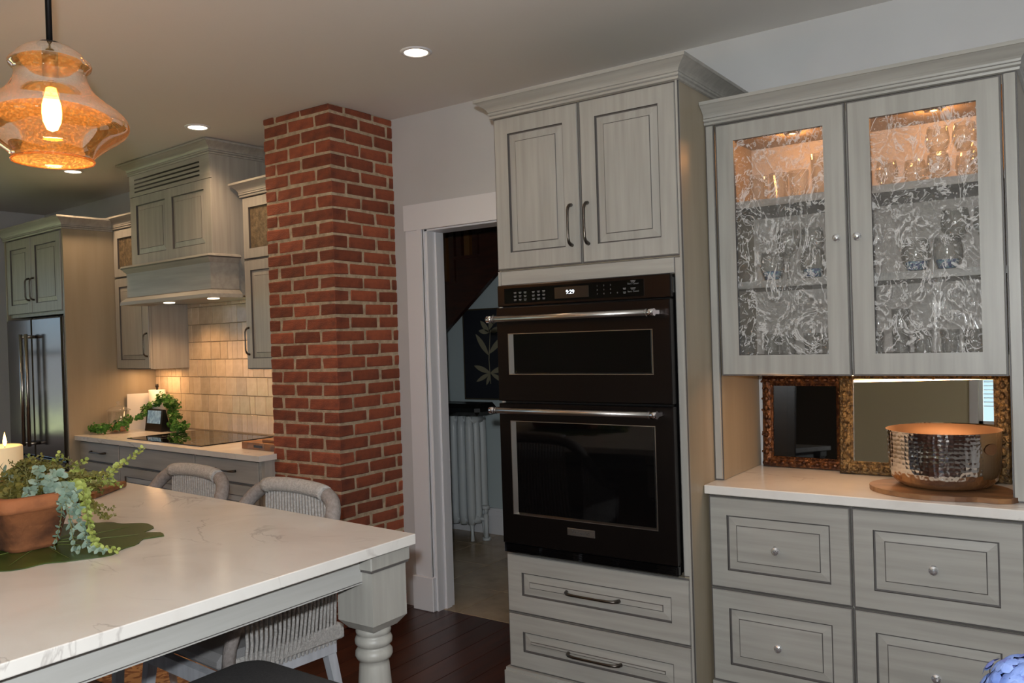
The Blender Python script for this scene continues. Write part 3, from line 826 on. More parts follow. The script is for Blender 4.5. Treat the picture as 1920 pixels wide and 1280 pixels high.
# ================================================================== hall things
rd = thing('radiator', 'white cast-iron column radiator in the hall under the black shelf', 'radiator', (-4.02, 4.80, 0))
sec = None
for i in range(10):
    x = -.36 + i*.0725
    if sec is None:
        s = MB()
        for yy in (-.075, 0, .075):
            s.tube([(0, yy, .12), (0, yy, .20), (0, yy, .80), (0, yy, .90)], [.026, .034, .034, .026], 8, flat=.95)
        s.tube([(0, -.09, .87), (0, .09, .87)], .030, 8); s.tube([(0, -.09, .15), (0, .09, .15)], .030, 8)
        sec = s.build('section', M['radiator'], rd, (x, 0, 0))
    else: link_copy(sec, rd, (x, 0, 0))
for x in (-.36, .288):
    for yy in (-.07, .07):
        MB().tube([(x, yy, .13), (x+.004, yy, .06), (x+.01, yy*1.1, .0)], [.018, .011, .016], 8).build('foot', M['radiator'], rd)
vv = MB(); vv.tube([(.30, 0, .15), (.365, 0, .15)], .014, 8); vv.tube([(.365, 0, 0), (.365, 0, .19)], .017, 10); vv.tube([(.365, 0, .19), (.365, 0, .225)], [.012, .012], 8); vv.tube([(.365, 0, .225), (.365, 0, .25)], [.03, .028], 12); vv.tube([(.365, 0, 0), (.365, 0, .02)], .03, 12)
vv.build('valve', M['radiator'], rd)
tag(MB().cbox(-4.45, -3.61, 4.68, 4.93, .903, .99, .03).build('radiator_shelf', M['black']), 'thick black padded shelf lying on top of the hall radiator', 'shelf')

cn = thing('botanical_picture', 'dark canvas with pale flower drawing on the hall wall under the stairs', 'picture', (-3.63, 4.998, 1.0))
MB().box(-.31, .30, -.028, -.002, .01, .67).build('canvas', M['art'], cn)
fb = MB()
for a in ((-.318, -.31, .0, .68), (.30, .308, .0, .68), (-.318, .308, .0, .01), (-.318, .308, .67, .68)): fb.box(a[0], a[1], -.032, -.002, a[2], a[3])
fb.build('frame', M['artframe'], cn)
dl = MB()
def petal(cx, cz, ang, L, wd):
    n = 10; vs = []
    for i in range(n+1):
        t = i/n; w = wd*math.sin(PI*t)**.8
        px, pz = cx+L*t*math.cos(ang), cz+L*t*math.sin(ang)
        vs += [(px-w*math.sin(ang), -.030, pz+w*math.cos(ang)), (px+w*math.sin(ang), -.030, pz-w*math.cos(ang))]
    dl.add(vs, [(2*i, 2*i+2, 2*i+3, 2*i+1) for i in range(n)])
    # outlined: thin rib
PX0 = -.07
dl.tube([(PX0, -.030, .12), (PX0-.01, -.030, .3), (PX0+.01, -.030, .52)], .004, 4)
for q in ((PX0, .50, 2.3, .12, .02), (PX0, .52, 1.2, .12, .022), (PX0, .50, .3, .12, .02), (PX0, .50, 3.0, .10, .018), (PX0+.03, .56, .9, .08, .02),
          (PX0-.01, .33, 2.2, .20, .022), (PX0-.01, .34, .75, .2, .022), (PX0, .2, 2.8, .16, .02), (PX0, .2, .3, .16, .02), (PX0, .2, 3.6, .15, .016), (PX0, .2, -.5, .15, .016), (PX0, .2, 4.3, .1, .014)):
    petal(*q)
dl.build('flower_drawing', M['artline'], cn)

sr = thing('staircase', 'dark wooden staircase with thick balusters rising above the hall radiator', 'staircase', (-3.892, 4.84, 0))
poly = []
lo_, hi_ = -4, 6
steps = []
for n_ in range(lo_, hi_):
    steps += [(-.22+.22*n_, 1.87+.18*n_), (.22*n_, 1.87+.18*n_)]
def lowz(x): return 1.622+.82*x
poly = steps + [(.22*(hi_-1), lowz(.22*(hi_-1))), (-.22+.22*lo_, lowz(-.22+.22*lo_))]
top = [p for p in poly if p[1] < 2.66]
mx_ = max(p[0] for p in top)
s = MB()
for n_ in range(lo_, hi_):
    x0, x1 = -.22+.22*n_, .22*n_; zt = min(1.87+.18*n_, 2.66)
    if lowz(x0) > 2.6: break
    s.prism([(x0, lowz(x0)), (x1, min(lowz(x1), zt-.01)), (x1, zt), (x0, zt)], 'y', 0, .04)
s.build('stringer', M['darkwood'], sr)
for n_ in range(lo_, hi_):
    x0, x1 = -.22+.22*n_, .22*n_; zt = 1.87+.18*n_
    if zt > 2.5: break
    MB().box(x0-.02, x1, -.012, .155, zt, zt+.02).build('tread', M['darkwood'], sr)
for n_ in range(lo_, hi_):
    zt = 1.89+.18*n_
    if zt > 2.5: break
    for q in range(3):
        x = -.22+.22*n_+.0335+q*.0745
        MB().tube([(x, .02, zt), (x, .02, 2.675)], [.034, .034], 4, smooth=False, up=(.7, .7, 0)).build('baluster', M['balwood' if q == 1 else 'darkwood'], sr)

# ================================================================== cooking wall
def kthing(name, label, cat, a, b, z=0, group=None):
    return thing(name, label, cat, K(a, b, z), KR, group)
A0 = -2.157
kb = kthing('base_cabinet', 'grey drawer base cabinet under the cooktop beside the brick chimney', 'cabinet', A0, 0)
s = MB(); s.prism([(0, .02), (2.172, .02), (2.172, .082), (2.146, .082), (2.108, .575), (0, .575)], 'z', .1, .838); s.box(.02, 2.10, .06, .57, 0, .1)
s.build('carcass', M['cab'], kb)
cols = ((.006, .572), (.582, 1.497), (1.507, 2.140))
for i, (x0, x1) in enumerate(cols):
    d = front(kb, 'drawer', x0, x1, .702, .832, panel=None, m=M['cabh'])
    if i != 1: arch_pull(d, ((x0+x1)/2-.10, 0, .768), ((x0+x1)/2+.10, 0, .768))
    front(kb, 'drawer', x0, x1, .415, .696, fwid=.06, m=M['cabh'])
    front(kb, 'drawer', x0, x1, .115, .409, fwid=.06, m=M['cabh'])
wt = MB(); wt.prism([(-.0, -.03), (2.19, -.03), (2.19, .084), (2.147, .084), (2.109, .576), (0, .576)], 'z', .840, .870)
tag(wt.build('worktop', M['quartz'], None, K(A0, 0), KR), 'white quartz worktop holding the black cooktop', 'worktop')
ck = kthing('cooktop', 'flat black glass cooktop set into the white worktop under the hood', 'cooktop', -1.56, .045, .8703)
MB().cbox(0, .90, 0, .505, 0, .006, .002).build('glass_plate', M['bglass'], ck)
for (x, y, r) in ((.2, .36, .09), (.2, .13, .07), (.48, .26, .12), (.74, .36, .08), (.74, .14, .09)):
    MB().lathe([(r, .0061), (r+.003, .0064), (r+.006, .0061)], 40, (x, y, 0)).build('burner_ring', M['print'], ck)

def wall_cab(name, label, a0, a1, z0, z1, handle_side, crown_path):
    c = kthing(name, label, 'cabinet', a0, .28)
    w = a1-a0
    b = MB(); b.box(0, w, .02, .30, z0, z1)
    b.build('carcass', M['cab'], c)
    zm = z0+.655
    d = front(c, 'door', .004, w-.004, z0+.004, zm-.002, fwid=.062)
    hx = w-.035 if handle_side > 0 else .035
    arch_pull(d, (hx, 0, z0+.09), (hx, 0, z0+.25), .028, .005)
    u = MB(); x0, x1, a, e = .004, w-.004, zm+.003, z1-.004; f = .062
    u.rings(x0, x1, a, e, [(0, .02, 0), (0, .005, 1), (.004, .005, 0), (.006, 0, 0), (f, 0, 1), (f+.001, .014, 1)], None)
    o = u.build('glass_door', [M['cab'], M['glaze']], c)
    g = MB(); g.add([(x0+f, .012, a+f), (x1-f, .012, a+f), (x1-f, .012, e-f), (x0+f, .012, e-f)], [(0, 1, 2, 3)])
    g.build('glass_pane', M['seedyk'], o)
    crown(c, [(p[0], p[1]) for p in crown_path], z1-.002, .085, .055)
    return c
M['seedyk'] = mat('frosted_textured_glass', (124,108,84), .2, col2=(92,80,62), scale=(40,40,40), bump=.8, bscale=55)
wall_cab('wall_cabinet', 'grey wall cabinet with textured glass top between fridge panel and hood', -2.155, -1.674, 1.315, 2.32, 1, [(0, 0), (.481, 0), (.481, .1)])
wall_cab('wall_cabinet', 'grey wall cabinet with textured glass top between hood and brick chimney', -.520, -.048, 1.315, 2.345, -1, [(0, .1), (0, 0), (.472, 0)])
M['hoodlens'] = M['lens']

hd = kthing('range_hood', 'large grey wooden range hood with slotted vent and two panels above cooktop', 'range hood', -1.56, .13)
Wh = .97
b = MB(); b.box(0, Wh, .0, .453, 2.0, 2.60)
b.build('chimney_box', M['cab'], hd)
fr = MB(); fr.rings(0, Wh, 2.458, 2.60, [(0, 0, 0), (0, -.012, 0)], 0); fr.build('vent_board', [M['cabh']], hd)
for q in range(4):
    v = MB(); zz = 2.482+q*.026; v.box(.07, Wh-.11, -.0135, -.011, zz, zz+.010); v.build('slot', M['black'], hd)
for x0, x1 in ((.0, .487), (.483, Wh)):
    pass
fx = MB(); fx.rings(0, Wh, 2.005, 2.455, [(0, 0, 0), (0, -.010, 0)], None)
xs = [0, .075, .445, .525, .895, Wh]; zz = [2.005, 2.075, 2.400, 2.455]
for i in range(5):
    for j in range(3):
        if j == 1 and i in (1, 3): continue
        fx.add([(xs[i], -.010, zz[j]), (xs[i+1], -.010, zz[j]), (xs[i+1], -.010, zz[j+1]), (xs[i], -.010, zz[j+1])], [(0, 1, 2, 3)])
fx.build('face_frame', M['cab'], hd)
for x0, x1 in ((.075, .445), (.525, .895)):
    p = MB(); p.rings(x0, x1, 2.075, 2.40, [(0, -.010, 1), (.001, -.002, 1), (.006, -.001, 0), (.036, -.006, 1), (.038, -.008, 0)], 0)
    p.build('panel', [M['cab'], M['glaze']], hd)
crown(hd, [(0, .45), (0, -.010), (Wh, -.010), (Wh, .45)], 2.598, .076, .060)
pr = [(0, 2.012, 0), (.045, 2.004, 0), (.050, 1.992, 1), (.045, 1.984, 0), (.020, 1.955, 0), (.020, 1.800, 1), (.024, 1.795, 0), (.052, 1.770, 0), (.055, 1.748, 0), (.040, 1.748, 0), (-.02, 1.760, 0)]
MB().sweep([(0, .15), (0, -.02), (Wh, -.02), (Wh, .15)], pr).build('canopy_molding', [M['cabh'], M['glaze']], hd)
MB().box(-.01, Wh+.01, -.03, .453, 1.765, 2.0).build('canopy', M['cabh'], hd)
MB().box(.06, Wh-.06, .04, .40, 1.757, 1.765).build('filter_plate', M['steel'], hd)
for x in (.22, .75):
    MB().lathe([(.0005, -.004), (.032, -.004), (.036, 0), (.0005, 0)], 20, (x, .12, 1.757)).build('hood_light', M['lens'], hd)
for x in (-1.56+.22, -1.56+.75):
    p = K(x, .13+.12, 1.74); lamp('hood_lamp', 'SPOT', p, 12, (1, .56, .26), .03, p+Vector((0, .08, -1)), spot_size=math.radians(130), spot_blend=.6)
for a in (-1.92, -.27):
    p = K(a, .45, 1.305); lamp('under_cabinet_lamp', 'AREA', p, 1.8, (1, .56, .26), target=p+Vector((0, 0, -1)), shape='RECTANGLE', size=.3, size_y=.03)

# fridge and the tall surround
fc = kthing('fridge_surround', 'tall grey cabinet surround with two doors above the refrigerator', 'cabinet', -3.18, -.066)
for px_ in (0, 1.0): MB().box(px_, px_+.023, 0, .645, 0, 2.31).build('side_panel', M['cabside'], fc)
MB().box(.023, 1.0, .022, .645, 1.722, 2.31).build('top_box', M['cab'], fc)
d = front(fc, 'door', .030, .476, 1.745, 2.305, fwid=.07); arch_pull(d, (.437, 0, 1.84), (.437, 0, 2.0))
d = front(fc, 'door', .482, .978, 1.745, 2.305, fwid=.07); arch_pull(d, (.520, 0, 1.84), (.520, 0, 2.0))
crown(fc, [(0, .64), (0, 0), (1.023, 0), (1.023, .345)], 2.308, .085, .06)
M['fsteel'] = mat('grey_stainless', (120,118,118), .16, 1.0)
rf = kthing('refrigerator', 'grey stainless French-door refrigerator with long bar handles', 'refrigerator', -3.145, -.05)
MB().box(.012, .958, .04, .62, .03, 1.712).build('fridge_case', M['black'], rf)
for x0, x1, hx in ((.008, .462, .425), (.468, .962, .520)):
    d = MB().cbox(x0, x1, -.035, .038, .70, 1.706, .012).build('fridge_door', M['fsteel'], rf)
    h = MB(); h.tube([(hx, -.095, .78), (hx, -.095, 1.59)], .0125, 12)
    for z in (.80, 1.57): h.tube([(hx, -.035, z), (hx, -.095, z)], .011, 10)
    h.build('handle', M['steel'], d)
d = MB().cbox(.008, .962, -.035, .038, .07, .692, .012).build('freezer_drawer', M['fsteel'], rf)
h = MB(); h.tube([(.06, -.095, .60), (.91, -.095, .60)], .0125, 12)
for x in (.09, .88): h.tube([(x, -.035, .60), (x, -.095, .60)], .011, 10)
h.build('handle', M['steel'], d)
MB().box(.02, .95, .0, .05, 0, .065).build('kick_plate', M['black'], rf)

# things on the cooking worktop
zc = .8706
jr = kthing('glass_jar', 'clear glass canister with a wide lid and orange gourds inside beside greenery', 'jar', -2.060, .235, zc)
MB().lathe([(.001, .001), (.062, .001), (.068, .02), (.070, .150), (.068, .150), (.064, .02), (.001, .006)], 24).build('jar_wall', M['glass'], jr)
MB().lathe([(.0005, .155), (.078, .152), (.083, .157), (.038, .182), (.012, .192), (.009, .200), (.017, .214), (.0005, .224)], 24).build('lid', M['glass'], jr)
og = MB(); rng = random.Random(3)
for i in range(7):
    a = i*2*PI/6; r = .036 if i < 6 else 0
    lump(og, (r*math.cos(a), r*math.sin(a), .030+.020*(i == 6)), .026, n=8)
og.build('gourd_filling', M['orange'], jr)
pf = kthing('smart_display', 'small black display with lit screen ringed by green garland', 'display', -1.86, .40, zc)
MB().prism([(-.02, 0), (.06, 0), (.045, .03), (.018, .155), (.0, .155)], 'x', -.115, .115).build('housing', M['black'], pf)
q = MB(); q.add([(-.092, -.0145, .055), (.092, -.0145, .055), (.092, -.0030, .146), (-.092, -.0030, .146)], [(0, 1, 2, 3)]); q.build('screen', M['screen'], pf)
pt_ = kthing('paper_towel_holder', 'white paper towel roll on an upright dark holder in the corner', 'paper towel', -2.01, .50, zc)
MB().lathe([(.018, .012), (.058, .012), (.058, .285), (.018, .285)], 28, closed=True).build('paper_roll', M['paper'], pt_)
MB().lathe([(.0005, 0), (.066, 0), (.066, .010), (.008, .011), (.007, .300), (.012, .306), (.010, .325), (.0005, .328)], 20).build('holder', M['darkmetal'], pt_)
cb = kthing('recipe_card', 'large white card leaning against the fridge panel behind the jar', 'card', -2.148, .34, zc)
q = MB(); q.box(0, .006, 0, .20, 0, .262); q.build('card_sheet', M['paper'], cb); cb.rotation_euler = (0, math.radians(2), KR-math.radians(14))
wb_ = kthing('butcher_block', 'thick wooden cutting block on the worktop end beside the brick chimney', 'cutting board', -.36, .125, zc)
for i in range(6):
    MB().cbox(i*.055, i*.055+.0548, 0, .20, 0, .038, .001).build('stave', [M['oak'], M['acacia']][i % 2], wb_)
MB().box(.12, .20, -.0015, .01, .012, .026).build('grip_slot', M['black'], wb_)
sb = kthing('small_cutting_board', 'thin wooden board lying on the thick cutting block', 'cutting board', -.22, .165, zc+.0385)
MB().cbox(0, .17, 0, .13, 0, .016, .003).build('board', M['oak'], sb)

# ================================================================== ceiling lights
def downlight(p, label, watt=30):
    t = thing('downlight', label, 'ceiling light', (p[0], p[1], CEIL), 0, 'recessed ceiling lights')
    MB().lathe([(.050, -.001), (.052, -.006), (.066, -.004), (.068, 0)], 32).build('trim_ring', M['white'], t)
    MB().lathe([(.0005, -.003), (.050, -.003), (.050, -.0005)], 32).build('lens', M['lens'], t)
    lamp('downlight_lamp', 'SPOT', (p[0], p[1], CEIL-.012), watt, (1, .67, .40), .05, (p[0], p[1], 0), spot_size=math.radians(140), spot_blend=.8)
downlight((-2.341, 2.687), 'lit recessed ceiling light above the doorway and oven cabinet', 9)
downlight((-4.069, 2.815), 'lit recessed ceiling light in front of the range hood')
downlight((-5.685, 2.955), 'lit recessed ceiling light in front of the refrigerator surround')
downlight((-4.6, 1.0), 'added unseen recessed fill light over the far end of the island')  # this fixture and the next are unseen, added as warm fill
downlight((-6.3, 1.0), 'added unseen recessed fill light between island and side windows')

pd = thing('pendant_lamp', 'amber seeded glass pendant lamp hanging from a black rod over the island', 'pendant lamp', (-1.874, .932, CEIL))
zP = -CEIL
def zpx(y): return 2.133-(y-85)*.00118+zP
prof = [(.022, 84), (.046, 90), (.063, 100), (.071, 110), (.080, 116), (.083, 121), (.081, 127), (.074, 132), (.071, 138), (.072, 146), (.076, 156), (.083, 167), (.093, 177), (.106, 187), (.120, 196), (.135, 205), (.147, 215), (.154, 224), (.156, 232), (.154, 240), (.146, 249), (.133, 258), (.118, 267), (.104, 276), (.092, 284), (.084, 291), (.081, 296), (.0815, 300)]
pr = [(r, zpx(y)) for r, y in prof]
MB().lathe(pr, 64).build('glass_shade', M['amberglass'], pd)
MB().lathe([(.079, zpx(302)), (.0825, zpx(302.5)), (.084, zpx(300)), (.0825, zpx(297.5)), (.079, zpx(298))], 48, closed=True).build('shade_rim', M['amberglass'], pd)
MB().tube([(0, 0, -.001), (0, 0, zpx(86))], .0065, 12).build('rod', M['darkmetal'], pd)
MB().lathe([(.0005, 0), (.06, 0), (.06, -.012), (.02, -.03), (.0005, -.03)], 28).build('canopy', M['darkmetal'], pd)
MB().lathe([(.0005, zpx(80)), (.022, zpx(81)), (.026, zpx(85)), (.024, zpx(87)), (.0005, zpx(87))], 24).build('cap', M['darkmetal'], pd)
MB().lathe([(.0005, zpx(88)), (.016, zpx(88)), (.016, zpx(150)), (.013, zpx(165)), (.0005, zpx(165))], 16).build('socket', mat('brass_socket', (150,120,80), .4, .8), pd)
bu = MB().lathe([(.010, zpx(165)), (.014, zpx(180)), (.019, zpx(196)), (.020, zpx(212)), (.018, zpx(228)), (.011, zpx(242)), (.0005, zpx(246))], 16).build('bulb', M['bulb'], pd)
lamp('pendant_bulb_lamp', 'POINT', (-1.874, .932, zpx(236)-zP-.02), 3.5, (1, .58, .25), .02)

# unseen lamps added to lift the ambient: a second pendant, a globe behind the camera
p2 = copy_tree(pd); p2.location = (-3.05, 1.02, CEIL); p2['label'] = 'added unseen amber pendant lamp brightening the far half of the island'
lamp('pendant_bulb_lamp', 'POINT', (-3.05, 1.02, zpx(236)-zP-.02), 7, (1, .62, .32), .02)
gl_ = thing('fill_globe', 'added unseen white globe lamp brightening the room from behind the camera', 'pendant lamp', (.45, -1.5, CEIL))
MB().tube([(0, 0, -.001), (0, 0, -.42)], .006, 10).build('rod', M['darkmetal'], gl_)
MB().lathe([(.0005, 0), (.06, 0), (.055, -.02), (.0005, -.022)], 24).build('canopy', M['darkmetal'], gl_)
MB().lathe([(.0005, -.40)]+[(.13*math.sin(PI*i/16), -.54+.13*math.cos(PI*i/16)) for i in range(1, 16)]+[(.0005, -.67)], 32).build('globe', mat('fill_globe_glow', (250,246,240), .4, emit=(255,248,240), estr=28), gl_)

# ================================================================== island
ZI = .900
isl = thing('kitchen_island', 'long white quartz topped island with grey apron and turned corner legs', 'island', (-1.72, 1.72, 0))
IX, IY = -1.72, 1.72
top = [(-1.633-IX, .40-IY), (-1.633-IX, 1.806-IY), (-4.15-IX, 1.806+.072*2.517-IY), (-4.15-IX, .45-IY)]
tp = MB(); tp.prism(top, 'z', ZI-.030, ZI)
o = tp.build('worktop', M['quartz'], isl)
bvm = o.modifiers.new('edge', 'BEVEL'); bvm.width = .0025; bvm.segments = 2
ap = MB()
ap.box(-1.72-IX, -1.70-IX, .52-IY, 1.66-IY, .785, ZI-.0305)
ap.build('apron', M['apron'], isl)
ap = MB(); ap.box(-1.6998-IX, -1.6988-IX, .52-IY, 1.655-IY, .789, .791); ap.build('apron_bead', M['glaze'], isl)
ap = MB(); ap.add([(-1.79-IX, 1.70-IY, .785), (-1.79-IX, 1.72-IY, .785), (-4.0-IX, 1.88-IY, .785), (-4.0-IX, 1.86-IY, .785),
                   (-1.79-IX, 1.70-IY, .8692), (-1.79-IX, 1.72-IY, .8692), (-4.0-IX, 1.88-IY, .8692), (-4.0-IX, 1.86-IY, .8692)],
                  [(0,1,2,3),(4,7,6,5),(0,4,5,1),(1,5,6,2),(2,6,7,3),(3,7,4,0)])
ap.build('apron', M['cabh'], isl)
MB().box(-4.0-IX, -1.79-IX, .52-IY, .54-IY, .785, .8692).build('apron', M['cabh'], isl)
MB().box(-4.02-IX, -4.0-IX, .52-IY, 1.85-IY, .785, .8692).build('apron', M['cabh'], isl)
def island_leg():
    L = MB()
    h = .069
    L.cbox(-h-.010, h+.010, -h-.010, h+.010, .825, .8692, .003)
    L.box(-h-.006, h+.006, -h-.006, h+.006, .819, .825, 1)
    L.box(-h, h, -h, h, .668, .822)
    # chamfered underside of the block
    n = 4
    vs = [(-h, -h, .668), (h, -h, .668), (h, h, .668), (-h, h, .668)]
    sq = [(a*.048, b*.048, .642) for a, b in ((-1, -1), (1, -1), (1, 1), (-1, 1))]
    L.add(vs+sq, [(0, 1, 5, 4), (1, 2, 6, 5), (2, 3, 7, 6), (3, 0, 4, 7), (4, 5, 6, 7)])
    pr = [(.044, .645), (.049, .640), (.051, .632), (.049, .624), (.044, .620), (.050, .616), (.054, .606), (.053, .596), (.045, .589), (.040, .586), (.047, .582), (.053, .573),
          (.054, .562), (.049, .552), (.040, .547), (.043, .535), (.050, .45), (.055, .36), (.053, .28), (.044, .20), (.035, .14), (.033, .12), (.042, .112), (.045, .10), (.040, .088), (.035, .083), (.038, .05), (.040, .0)]
    L.lathe(pr, 28, cap=True)
    return L
lg = island_leg().build('leg', [M['cab'], M['glaze']], isl, (-1.732-IX, 1.722-IY, 0))
for p in ((-1.732, .52), (-3.98, 1.86), (-3.98, .55)): link_copy(lg, isl, (p[0]-IX, p[1]-IY, 0))

# ------------------------------------------------------------------ rope chairs (local: seat opens to -y, back at +y)
def rope_chair(label, loc, rotz):
    t = thing('rope_chair', label, 'chair', loc, rotz, 'rope-backed chairs along the island')
    # wooden seat frame and legs
    f = MB(); z0, z1 = .430, .475
    f.sweep([(-.235, -.22), (.235, -.22), (.245, .20), (-.245, .20)], [(-.03, z0, 0), (0, z0, 0), (0, z1, 0), (-.03, z1, 0), (-.03, z0, 0)], closed=True)
    f.build('seat_frame', M['chairwood'], t)
    for sx in (-1, 1):
        for (yy, dy) in ((-.20, -.04), (.185, .07)):
            MB().tube([(sx*.215, yy, .45), (sx*(.215+.045), yy+dy, .0)], [.024, .015], 4, smooth=False, up=(1, 1, 0)).build('leg', M['chairwood'], t)
    for yy, z in ((-.222, .17),):
        MB().tube([(-.24, yy, z), (.24, yy, z)], .010, 6).build('stretcher', M['chairwood'], t)
    cu = MB(); cu.cbox(-.205, .205, -.205, .165, .476, .530, .018); cu.build('seat_cushion', M['cushion'], t)
    # horseshoe arm and back rail
    half = [(.262, -.17, .665), (.272, -.05, .690), (.274, .07, .745), (.262, .165, .835), (.232, .215, .905), (.175, .236, .940), (.09, .244, .950), (0, .246, .952)]
    path = half+[(-x, y, z) for x, y, z in half[::-1][1:]]
    # smooth path
    P = [Vector(p) for p in path]; sm = []
    for i in range(len(P)-1):
        a, b, c, d = P[max(i-1, 0)], P[i], P[i+1], P[min(i+2, len(P)-1)]
        for q in range(4):
            u = q/4; sm.append(.5*((2*b)+(-a+c)*u+(2*a-5*b+4*c-d)*u*u+(-a+3*b-3*c+d)*u**3))
    sm.append(P[-1])
    arm = MB().tube(sm, .026, 10).build('arm_rail', M['wrap'], t)
    mid = [p+Vector((0, -.006, .004)) for p in sm if p.z > .936]
    MB().tube(mid, .0275, 10).build('rope_wrap', M['rope'], t)
    for sx in (-1, 1):
        MB().tube([(sx*.262, -.17, .665), (sx*.245, -.195, .56), (sx*.232, -.20, .455)], .020, 8).build('arm_post', M['wrap'], t)
    # cords from the rail down to the seat frame
    def cord(p, q, bow):
        m = (p+q)/2+bow
        MB().tube([p, m, q], .0058, 5, cap=False).build('cord', M['rope'], t)
    n = 21
    for i in range(n):
        x = -.168+.336*i/(n-1)
        zt = .945-.02*(abs(x)/.17)**2
        cord(Vector((x, .230, zt)), Vector((x*1.12, .205, .462)), Vector((0, .012, 0)))
    for sx in (-1, 1):
        pts = [p for p in sm if p.x*sx > .2 and p.y < .215]
        m = 22
        for i in range(m):
            yq = -.15+.345*i/(m-1)
            best = min(pts, key=lambda p: abs(p.y-yq))
            cord(Vector((best.x, yq, best.z-.01)), Vector((sx*.246, yq*.98, .462)), Vector((sx*.01, 0, 0)))
    bd = MB()
    bd.sweep([(-.240, -.19), (-.250, .21), (.250, .21), (.240, -.19)][::-1], [(.004, .474, 0), (.010, .480, 0), (.010, .520, 0), (.004, .526, 0), (-.006, .522, 0)])
    bd.build('rope_band', M['rope'], t)
    return t
rope_chair('grey rope-backed chair tucked under the island in front of the brick chimney', (-2.36, 1.735, 0), math.radians(-4))
rope_chair('grey rope-backed chair tucked under the island in front of the drawer base', (-3.05, 1.80, 0), math.radians(-4))

# charcoal stool at the island's end
dk = thing('upholstered_stool', 'charcoal upholstered backless stool pushed under the island end', 'stool', (-1.60, 1.18, 0), 0)
def rrect(hx, hy, r, n=6):
    out = []
    for cx_, cy_, a0 in ((hx-r, hy-r, 0), (-hx+r, hy-r, PI/2), (-hx+r, -hy+r, PI), (hx-r, -hy+r, 3*PI/2)):
        for i in range(n+1):
            a = a0+PI/2*i/n; out.append((cx_+r*math.cos(a), cy_+r*math.sin(a)))
    return out
def pad(mb, hx, hy, z0, z1, r, mi=0):
    rows = [(z0, .93), (z0+.008, .985), (z0+.02, 1.0), (z1-.03, 1.0), (z1-.012, .975), (z1-.003, .90), (z1, .78)]
    o = rrect(hx, hy, r); n = len(o); vs = []; fs = []
    for z, k in rows: vs += [(p[0]*k, p[1]*k, z) for p in o]
    for i in range(len(rows)-1):
        for q in range(n): fs.append((i*n+q, i*n+(q+1) % n, (i+1)*n+(q+1) % n, (i+1)*n+q))
    fs.append(tuple(range(n))[::-1]); fs.append(tuple(range((len(rows)-1)*n, len(rows)*n)))
    mb.add(vs, fs, mi, True)
q = MB(); pad(q, .24, .21, .555, .655, .07); q.build('seat', M['darkfab'], dk)
for sx in (-1, 1):
    for s_y in (-1, 1):
        MB().tube([(sx*.18, s_y*.15, .56), (sx*.21, s_y*.18, 0)], [.018, .013], 4, smooth=False, up=(1, 1, 0)).build('leg', M['darkleg'], dk)
    MB().tube([(sx*.197, -.167, .22), (sx*.197, .167, .22)], .009, 6).build('stretcher', M['darkleg'], dk)

# ------------------------------------------------------------------ rug
rg = MB(); rg.box(-5.2, -3.02, 1.93, 2.56, .0006, .0036)
tag(rg.build('rug', M['rug']), 'tan patterned rug on the wooden floor under the island', 'rug')

# ------------------------------------------------------------------ things on the island
def at(px, py, depth):
    return Vector((0, 0, CAM_H)) + depth*(fw + (px-960)/FPX*rr - (py-640)/FPX*uu)
zt = ZI+.0006
lm = thing('leaf_placemat', 'glossy dark green lily-leaf placemat lying under the terracotta planter', 'placemat', (-2.52, 1.19, zt))
g = MB(); n = 72; vs = [(0, 0, .003)]; R1 = []
for k in range(n):
    a = 2*PI*k/n
    r = .285+.016*math.sin(5*a+.6)+.010*math.sin(9*a+1.7)+.006*math.sin(17*a)
    if abs(((a-math.radians(50)+PI) % (2*PI))-PI) < .12: r += .05
    R1.append(r); vs.append((r*math.cos(a), r*math.sin(a), .0025))
for k in range(n): a = 2*PI*k/n; vs.append((R1[k]*math.cos(a), R1[k]*math.sin(a), 0))
fs = [(0, 1+k, 1+(k+1) % n) for k in range(n)]+[(1+k, 1+n+k, 1+n+(k+1) % n, 1+(k+1) % n) for k in range(n)]+[tuple(range(1+n, 1+2*n))[::-1]]
g.add(vs, fs); g.build('leaf_blade', M['leafmat'], lm)
v = MB()
for k in range(11):
    a = 2*PI*k/11+.3; pts = [(r*math.cos(a+.25*r), r*math.sin(a+.25*r), .0034) for r in (.02, .1, .18, .25)]
    v.tube(pts, [.0016, .0012, .0009, .0005], 4, cap=False)
v.build('veins', M['vein'], lm)

tp_ = thing('terracotta_planter', 'weathered terracotta trough planter holding trailing faux greenery on the island', 'planter', (-2.66, 1.145, zt+.0035))
p = MB()
def ring(hx, hy, z, r): return [(q[0], q[1], z) for q in rrect(hx, hy, r, 4)]
rows = [ring(.198, .062, 0, .03), ring(.205, .068, .012, .032), ring(.226, .092, .112, .036), ring(.229, .095, .113, .036), ring(.242, .106, .116, .04), ring(.245, .109, .126, .04), ring(.245, .109, .148, .04), ring(.240, .104, .155, .04),
        ring(.216, .082, .155, .034), ring(.212, .078, .148, .034), ring(.205, .072, .10, .03)]
n = len(rows[0]); vs = [q for r_ in rows for q in r_]; fs = []
for i in range(len(rows)-1):
    for k in range(n): fs.append((i*n+k, i*n+(k+1) % n, (i+1)*n+(k+1) % n, (i+1)*n+k))
fs.append(tuple(range(n))[::-1]); fs.append(tuple(range((len(rows)-1)*n, len(rows)*n)))
p.add(vs, fs, 0, True); p.build('trough', M['terra'], tp_)

